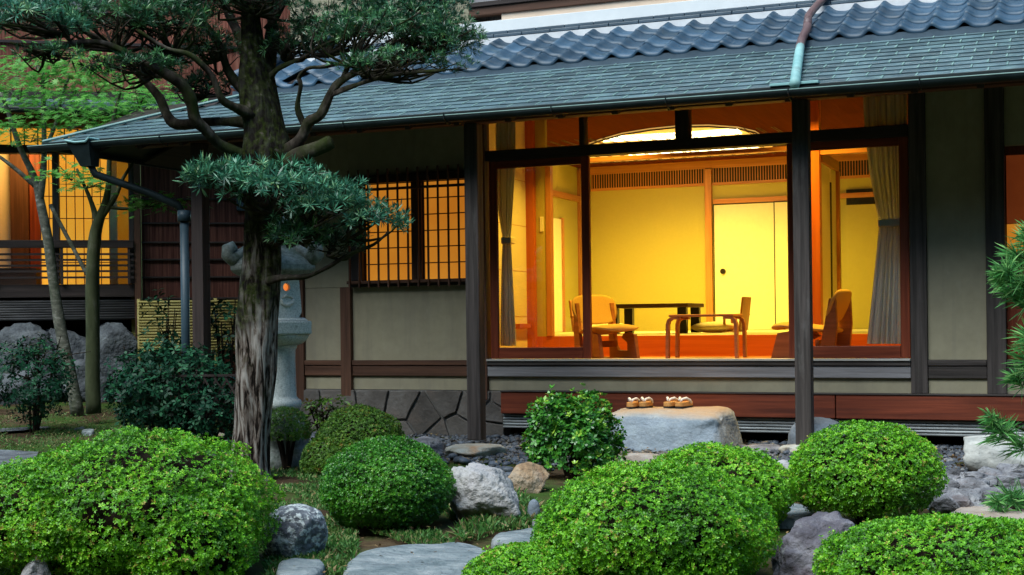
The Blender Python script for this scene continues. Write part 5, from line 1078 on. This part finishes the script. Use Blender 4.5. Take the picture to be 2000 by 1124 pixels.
# flutes and hollows running up the trunk
V = np.array(tb.v); 
cen = np.repeat(np.array(P), 36, axis=0)[:len(V)]; dv = V-cen; ang = np.arctan2(dv@_d, dv@_r); q = np.array([mnoise.noise(Vector((math.cos(a)*2.2, math.sin(a)*2.2, v[2]*.9))) for a, v in zip(ang, V)]); q2 = np.array([mnoise.noise(Vector((math.cos(a)*6, math.sin(a)*6, v[2]*2.2))) for a, v in zip(ang, V)])
V = cen+dv*(1+.16*q+.08*q2)[:, None]; tb.v = [tuple(v) for v in V]
trunk = tb.build('trunk', M['trunk'], tree, smooth=True)
LIMBS = [
 [(505, 320, 46, 0), (468, 302, 30, -.1), (430, 284, 25, -.2), (400, 251, 25, -.3), (382, 233, 26, -.35), (373, 197, 27, -.4), (354, 165, 24, -.45), (318, 142, 20, -.5), (262, 112, 16, -.55), (200, 84, 13, -.6), (140, 86, 10, -.65), (90, 96, 8, -.7), (20, 84, 6, -.7)],
 [(500, 240, 40, .0), (451, 238, 26, .1), (406, 238, 25, .2), (348, 242, 24, .3), (327, 224, 22, .35), (312, 190, 18, .4), (285, 160, 15, .4), (245, 120, 12, .4), (195, 75, 10, .4), (130, 52, 8, .4), (88, 25, 6, .4)],
 [(490, 225, 30, -.1), (460, 212, 18, -.2), (433, 194, 15, -.3), (415, 151, 13, -.35), (391, 124, 12, -.4), (366, 106, 11, -.45), (324, 94, 8, -.5), (270, 60, 6, -.5)],
 [(485, 180, 30, 0), (463, 163, 20, .05), (442, 130, 19, .1), (430, 91, 19, .15), (406, 57, 18, .2), (379, 30, 15, .2), (354, 9, 13, .2), (300, -40, 9, .2)],
 [(492, 140, 40, .1), (478, 100, 26, .2), (462, 60, 22, .3), (440, 10, 18, .35), (420, -50, 14, .4)],
 [(540, 310, 50, 0), (572, 288, 32, -.05), (592, 268, 26, -.1), (604, 240, 23, -.15), (628, 224, 20, -.2), (648, 181, 19, -.25), (668, 158, 17, -.3), (705, 138, 14, -.3), (760, 118, 11, -.35), (820, 104, 8, -.4), (880, 98, 5, -.4)],
 [(598, 250, 16, -.1), (581, 212, 11, -.15), (587, 169, 10, -.2), (584, 151, 9, -.2), (602, 133, 9, -.25), (633, 130, 8, -.3), (680, 118, 6, -.3), (720, 85, 5, -.3)],
 [(525, 155, 18, 0), (540, 138, 12, -.05), (560, 127, 10, -.1), (587, 115, 8, -.1), (630, 90, 7, -.15), (690, 60, 5, -.2)],
 [(668, 160, 14, -.3), (690, 110, 10, -.2), (720, 70, 8, -.1), (770, 45, 6, 0), (830, 30, 4, 0)],
 [(648, 185, 14, -.25), (700, 165, 10, -.4), (750, 150, 9, -.5), (810, 142, 6, -.55), (870, 138, 4, -.6)],
 [(505, 175, 44, .05), (522, 120, 34, .1), (532, 60, 28, .15), (530, 0, 24, .2), (545, -80, 18, .2)],
 [(525, 60, 24, .1), (545, 20, 18, .1), (570, -20, 16, .1), (640, -50, 10, .1)],
 [(560, 320, 36, -.1), (590, 302, 30, -.15), (625, 288, 26, -.2), (648, 276, 22, -.22)],
 [(520, 440, 30, -.1), (548, 445, 18, -.18), (572, 428, 15, -.22), (588, 400, 13, -.25), (585, 370, 10, -.28), (560, 350, 8, -.3)],
 [(520, 470, 24, -.1), (560, 474, 12, -.25), (600, 470, 10, -.3), (640, 448, 8, -.35), (690, 430, 6, -.4)],
 [(525, 550, 22, -.1), (550, 544, 13, -.2), (600, 540, 10, -.25), (640, 522, 9, -.3), (680, 498, 8, -.32), (730, 478, 6, -.35), (760, 452, 4, -.35)],
 [(508, 415, 24, -.1), (470, 385, 12, -.25), (430, 350, 9, -.3), (395, 330, 6, -.35)],
]
for lb in LIMBS:
    P, R_ = dense(*path(lb), 4); MB().tube(P, [r*.86*(1+.30*mnoise.noise(Vector((float(q[0])*9, float(q[1])*9, float(q[2])*9)))) for q, r in zip(P, R_)], 12, jit=.5).build('branch', M['limb'], tree, smooth=True)
# fine branches inside the pads
def pad(px, py, rxp, ryp, dt, n, m='maki', leaf=.07, dep=.8, flat=.2, seed=0, anchor=None, ntw=10, upb=.8, shell=.55):
    global RNG
    c = pt(px, py, TT+dt); R3 = np.array([rxp*sc_, rxp*sc_*dep, ryp*sc_]); rg = np.random.default_rng(seed)
    D = rg.normal(size=(n, 3)); D /= np.linalg.norm(D, axis=1, keepdims=True); D[:, 2] = np.where(D[:, 2] < -.35, -D[:, 2]*flat, D[:, 2])
    rr = np.clip(rg.uniform(shell, 1.05, n), 0, 1.1)*(1+.20*nz(D*R3*5, 1, seed)); cl = nz(D*R3*6.5, 1, seed+3.3); k = cl > -.32; D, rr = D[k], rr[k]; n = len(D)
    L_ = D*R3*rr[:, None]; P = c+L_[:, :1]*_r+L_[:, 1:2]*_d+L_[:, 2:]*_z; Dw = D[:, :1]*_r+D[:, 1:2]*_d+D[:, 2:]*_z
    N = Dw*.7+rg.normal(0, .5, (n, 3))+np.array([0, 0, upb]); tw = MB()
    if anchor is not None:
        A = pt(anchor[0], anchor[1], TT+anchor[2])
        for j in range(ntw):
            e = P[rg.integers(n)]; mid = (A+e)/2+np.array([rg.normal(0, .06), rg.normal(0, .06), rg.normal(-.03, .03)]); pp_, r__ = dense([A, mid, e], [.013, .008, .003], 3); tw.tube(pp_, r__, 5)
            for _ in range(2):
                b = pp_[3+rg.integers(3)]; f = P[rg.integers(n)]
                if np.linalg.norm(f-b) < .45: tw.tube([b, (b+f)/2+np.array([0, 0, -.015]), f], [.006, .004, .002], 4)
    return m, P, N, leaf*rg.uniform(.55, 1.2, n), tw
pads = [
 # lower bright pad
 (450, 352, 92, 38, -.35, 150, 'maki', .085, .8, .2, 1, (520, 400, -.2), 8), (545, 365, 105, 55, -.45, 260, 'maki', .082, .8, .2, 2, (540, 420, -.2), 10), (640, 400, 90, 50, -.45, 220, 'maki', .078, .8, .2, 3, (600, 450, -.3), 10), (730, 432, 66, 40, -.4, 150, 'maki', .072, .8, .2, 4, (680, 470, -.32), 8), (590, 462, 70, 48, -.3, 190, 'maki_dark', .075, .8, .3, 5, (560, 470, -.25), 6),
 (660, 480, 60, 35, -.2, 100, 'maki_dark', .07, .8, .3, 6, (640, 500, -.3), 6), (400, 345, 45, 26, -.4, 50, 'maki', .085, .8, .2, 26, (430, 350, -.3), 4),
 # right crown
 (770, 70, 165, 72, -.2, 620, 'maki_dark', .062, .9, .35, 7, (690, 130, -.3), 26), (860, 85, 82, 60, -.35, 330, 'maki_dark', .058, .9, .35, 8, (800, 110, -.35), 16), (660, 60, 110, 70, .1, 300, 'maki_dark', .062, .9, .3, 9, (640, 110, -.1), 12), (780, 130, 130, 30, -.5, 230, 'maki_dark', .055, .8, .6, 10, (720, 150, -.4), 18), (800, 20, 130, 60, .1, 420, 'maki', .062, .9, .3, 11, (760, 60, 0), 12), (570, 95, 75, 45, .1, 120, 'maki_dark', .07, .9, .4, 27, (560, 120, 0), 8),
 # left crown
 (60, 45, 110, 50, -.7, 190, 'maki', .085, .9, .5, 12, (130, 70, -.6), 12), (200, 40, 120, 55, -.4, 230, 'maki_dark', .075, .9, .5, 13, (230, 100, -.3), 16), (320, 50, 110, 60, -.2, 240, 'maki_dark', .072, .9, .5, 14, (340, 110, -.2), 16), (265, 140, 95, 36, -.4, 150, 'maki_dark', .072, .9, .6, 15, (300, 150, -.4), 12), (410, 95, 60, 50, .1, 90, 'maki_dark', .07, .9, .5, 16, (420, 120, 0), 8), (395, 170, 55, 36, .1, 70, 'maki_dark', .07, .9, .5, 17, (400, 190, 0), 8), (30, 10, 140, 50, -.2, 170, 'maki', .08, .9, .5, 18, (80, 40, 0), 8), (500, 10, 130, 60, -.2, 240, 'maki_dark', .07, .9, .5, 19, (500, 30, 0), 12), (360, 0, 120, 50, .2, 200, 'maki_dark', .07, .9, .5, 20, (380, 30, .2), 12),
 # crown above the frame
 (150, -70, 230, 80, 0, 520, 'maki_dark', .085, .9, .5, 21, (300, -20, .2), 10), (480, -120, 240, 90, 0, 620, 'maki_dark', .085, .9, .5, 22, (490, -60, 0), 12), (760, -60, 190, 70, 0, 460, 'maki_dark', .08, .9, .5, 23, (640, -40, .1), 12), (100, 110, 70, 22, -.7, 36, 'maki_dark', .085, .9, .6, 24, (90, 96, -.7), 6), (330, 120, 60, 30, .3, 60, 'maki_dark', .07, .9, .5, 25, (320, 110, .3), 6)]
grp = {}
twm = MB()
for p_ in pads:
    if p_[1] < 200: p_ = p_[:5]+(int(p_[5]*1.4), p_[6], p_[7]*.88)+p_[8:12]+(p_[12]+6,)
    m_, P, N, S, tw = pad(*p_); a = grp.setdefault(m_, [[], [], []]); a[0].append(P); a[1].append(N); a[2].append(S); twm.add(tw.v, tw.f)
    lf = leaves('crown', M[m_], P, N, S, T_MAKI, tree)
twm.build('twigs_or_shade_core', M['limb'], tree, kind='stuff', smooth=True)

# ================================================================== MAPLES
def maple_leaf():
    vs = [(0, 0, 0)]; fs = []; lobes = [(-110, .45), (-62, .8), (-28, .95), (0, 1.0), (28, .95), (62, .8), (110, .45)]
    for i, (a, l) in enumerate(lobes):
        a = math.radians(a); s = (-math.sin(a+.0), math.cos(a)); b = len(vs); wd = .10
        d_ = (math.sin(a), math.cos(a)); n_ = (math.cos(a), -math.sin(a))
        vs += [(d_[0]*l*.45+n_[0]*wd, d_[1]*l*.45+n_[1]*wd, .02), (d_[0]*l, d_[1]*l, -.06), (d_[0]*l*.45-n_[0]*wd, d_[1]*l*.45-n_[1]*wd, .02)]; fs.append((0, b, b+1, b+2))
    return np.array(vs), np.array(fs)
T_MAPLE = [maple_leaf()]
def maple(paths, clusters, t0, label, barkm, seed, base):
    global RNG
    g = pt(base[0], base[1], t0); g[2] = gz(g[0], g[1]); th = thing('maple_tree', g, label, 'tree'); rg = np.random.default_rng(seed); s = t0/F
    for i, p in enumerate(paths):
        P, R_ = dense([pt(q[0], q[1], t0+(q[3] if len(q) > 3 else 0)) for q in p], [q[2]*s/2 for q in p], 3); MB().tube(P, R_, 8, jit=.15).build('trunk' if i == 0 else 'branch', M[barkm], th, smooth=True)
    Ps = []; Ns = []; tw = MB()
    for (px, py, rx, ry, dt, n) in clusters:
        c = pt(px, py, t0+dt); n = int(n*1.15); q = rg.normal(0, .5, (n, 3)); lay = np.round(q[:, 2]*2)/2; P = c+q[:, :1]*_r*rx*s+q[:, 1:2]*_d*rx*s*.9+np.outer(lay*ry*s+rg.normal(0, .03, n)-.12*(q[:, 0]**2)*rx*s*.3, _z); Ps.append(P); Ns.append(np.array([0, -.15, 1.0])+rg.normal(0, .32, (n, 3)))
        for _ in range(5): e = P[rg.integers(n)]; tw.tube([c-np.array([0, 0, ry*s*.8]), (c+e)/2, e], [.006, .004, .002], 4)
    tw.build('twigs_or_shade_core', M[barkm], th, kind='stuff'); P = np.concatenate(Ps); N = np.concatenate(Ns); leaves('crown', M['maple'], P, N, rg.uniform(.05, .085, len(P)), T_MAPLE, th)
maple([[(152, 812, 26), (138, 735, 23), (122, 660, 22), (106, 565, 20), (95, 480, 19), (80, 400, 17), (68, 350, 14), (40, 290, 11), (18, 225, 9), (2, 180, 7)],
       [(78, 395, 14), (85, 330, 12), (86, 250, 10, .3), (84, 150, 8, .3), (90, 110, 5, .3)], [(70, 365, 10), (30, 330, 8), (-10, 300, 6)], [(84, 300, 8), (110, 240, 7, .2), (120, 190, 6, .2), (135, 150, 4, .2)], [(98, 400, 8, .1), (135, 470, 8, .1), (176, 548, 8, .1)]],
      [(80, 140, 150, 30, .2, 330), (150, 125, 140, 25, .1, 260), (40, 180, 110, 22, 0, 160), (190, 165, 130, 22, .3, 220), (110, 205, 130, 18, -.1, 170), (20, 245, 60, 16, -.2, 60), (130, 240, 90, 14, -.2, 110), (60, 270, 60, 10, -.2, 40)], 14.6, 'slender maple with pale speckled leaning trunk in front of the railed window', 'maple_bark', 3, (152, 812))
maple([[(183, 808, 30), (181, 720, 26), (181, 620, 26), (180, 540, 25), (185, 470, 24), (192, 435, 20), (205, 400, 14), (212, 360, 11), (214, 300, 9), (222, 230, 7), (235, 180, 5)],
       [(192, 440, 14), (180, 400, 9), (168, 370, 7), (150, 330, 5)], [(195, 430, 13), (225, 385, 10), (240, 350, 7), (262, 315, 5)], [(215, 405, 8), (250, 408, 6), (290, 400, 4)], [(214, 290, 6), (260, 230, 5, .2), (280, 190, 4, .2)]],
      [(290, 395, 85, 12, -.2, 100), (140, 340, 70, 16, -.1, 90), (170, 360, 60, 10, -.1, 50), (225, 215, 120, 18, .2, 190), (270, 190, 110, 18, .3, 180), (240, 240, 90, 10, .2, 110), (320, 215, 70, 12, .4, 70)], 14.0, 'mossy green maple with forked trunk right of the pale one', 'maple_bark_green', 4, (183, 808))

# ================================================================== PINE at the right edge
pg = pt(2120, 1000, 7.3); pg[2] = gz(pg[0], pg[1]); pine = thing('pine_tree', pg, 'pine with long green needle tufts reaching in from the right edge', 'tree'); s7 = 7.3/F
MB().tube(dense([pg+np.array([0, 0, -.05]), pt(2125, 850, 7.4), pt(2105, 700, 7.5), pt(2125, 520, 7.5), pt(2110, 400, 7.5), pt(2120, 250, 7.5)], [.08, .07, .06, .05, .04, .02], 4)[0], [.08]*1+[.07]*19+[.05], 10, jit=.2).build('trunk', M['limb'], pine, smooth=True)
tufts = [(1995, 545, 60), (1965, 525, 50), (1985, 495, 56), (2010, 470, 55), (1968, 560, 46), (2000, 580, 48), (2030, 520, 60), (1950, 532, 32), (2008, 450, 40), (2010, 655, 54), (1985, 735, 46), (2012, 700, 60), (1955, 838, 58), (1935, 812, 34), (1990, 862, 50), (1972, 968, 54), (2000, 975, 58), (1948, 978, 36)]
Pn = []; Dn = []; Ln = []; rg = np.random.default_rng(8); brm = MB()
for (px, py, l) in tufts:
    c = pt(px, py, 7.2+rg.uniform(-.12, .12)); A = pt(2115, py+40+rg.uniform(-20, 20), 7.45); brm.tube([A, (A+c)/2+np.array([0, 0, -.03]), c], [.02, .011, .005], 6)
    ax = (c-A)/np.linalg.norm(c-A)*.7+np.array([0, 0, .75]); n = 105; D = rg.normal(size=(n, 3)); D /= np.linalg.norm(D, axis=1, keepdims=True); D += ax*.75; D /= np.linalg.norm(D, axis=1, keepdims=True)
    Pn.append(c-ax*rg.uniform(0, .07, n)[:, None]); Dn.append(D); Ln.append(l*s7*rg.uniform(.6, 1.05, n))
brm.build('branch', M['limb'], pine, smooth=True)
P = np.concatenate(Pn); D = np.concatenate(Dn); Ln = np.concatenate(Ln); X, Y, Z = basis(D); wv = .0011
V = np.stack([P-X*wv, P+X*wv, P+D*Ln[:, None]*.6+X*wv+np.array([0, 0, .0]), P+D*Ln[:, None]+np.array([0, 0, -.012])], 1).reshape(-1, 3); V2 = np.stack([P-Y*wv, P+Y*wv, P+D*Ln[:, None]*.6+Y*wv, P+D*Ln[:, None]+np.array([0, 0, -.012])], 1).reshape(-1, 3)
n = len(P); q = np.arange(n*2)[:, None]*4+np.arange(4)[None]; r_ = RNG.random(n)
npmesh('needles', M['pine'], np.concatenate([V, V2]), q, np.concatenate([r_, r_]), pine, kind='stuff')

# ================================================================== GRASS AND LITTER
def grass():
    def blades(n, poly, hgt, lean=.5, thr=-9, sd=0):
        xs = [p[0] for p in poly]; ys = [p[1] for p in poly]; P = []
        while len(P) < n:
            px, py = RNG.uniform(min(xs), max(xs)), RNG.uniform(min(ys), max(ys))
            if inpoly((px, py), poly):
                p = gpt(px, py)
                if mnoise.noise(Vector((p[0]*2.5+sd, p[1]*2.5, 0))) > thr: P.append(p)
        P = np.array(P); n = len(P); D = np.stack([RNG.normal(0, lean, n), RNG.normal(0, lean, n), np.ones(n)], 1); D /= np.linalg.norm(D, axis=1, keepdims=True); H = hgt*RNG.uniform(.5, 1.3, n); X, Y, Z = basis(D); w_ = .0022+hgt*.02
        V = np.stack([P-X*w_, P+X*w_, P+D*H[:, None]*.6+X*w_*.7, P+D*H[:, None]+np.stack([RNG.normal(0, .3, n), RNG.normal(0, .3, n), -.2*np.ones(n)], 1)*H[:, None]*.5], 1).reshape(-1, 3); return V
    Vs = [blades(13000, [(500, 915), (600, 900), (680, 1000), (700, 1060), (690, 1124), (520, 1130), (510, 980)], .035, .7, -.12),
          blades(2600, [(870, 1000), (1050, 985), (1060, 1040), (900, 1060)], .06, .6, -.1, 3), blades(1500, [(900, 950), (1020, 960), (1040, 1010), (880, 1010)], .055, .6, -.1, 5), blades(1500, [(640, 1040), (860, 1040), (900, 1068), (690, 1085)], .035, .7, .05, 7),
          blades(12000, [(-60, 815), (230, 800), (450, 860), (420, 915), (-60, 915)], .03, .8, -.3, 9), blades(1200, [(520, 1090), (660, 1085), (670, 1124), (520, 1124)], .04, .6, -.5, 2)]
    V = np.concatenate(Vs); n = len(V)//4; o = npmesh('grass', M['grass'], V, np.arange(n)[:, None]*4+np.arange(4)[None], np.clip(RNG.beta(2, 2.6, n)+(RNG.random(n) > .9)*.5, 0, 1)); tag(o, kind='stuff')
grass()
def litter():
    n = 5200; P = np.stack([RNG.uniform(-12, 1, n), RNG.uniform(-6.6, 2.5, n), np.zeros(n)], 1); P[:, 2] = [gz(p[0], p[1])+.022+.02*abs(mnoise.noise(Vector((p[0]*5, p[1]*5, 3)))) for p in P]
    tv = np.array([(-1, -.35, 0), (0, -.5, .1), (1, 0, .25), (0, .5, .05)])*1.0; tf = np.array([(0, 1, 2, 3)])
    V, Fq = scatter(P, np.array([0, 0, 1.0])+RNG.normal(0, .25, (n, 3)), RNG.uniform(.006, .016, n), tv, tf); o = npmesh('leaf_litter', M['litter'], V, Fq, RNG.random(n)); tag(o, kind='stuff')
litter()
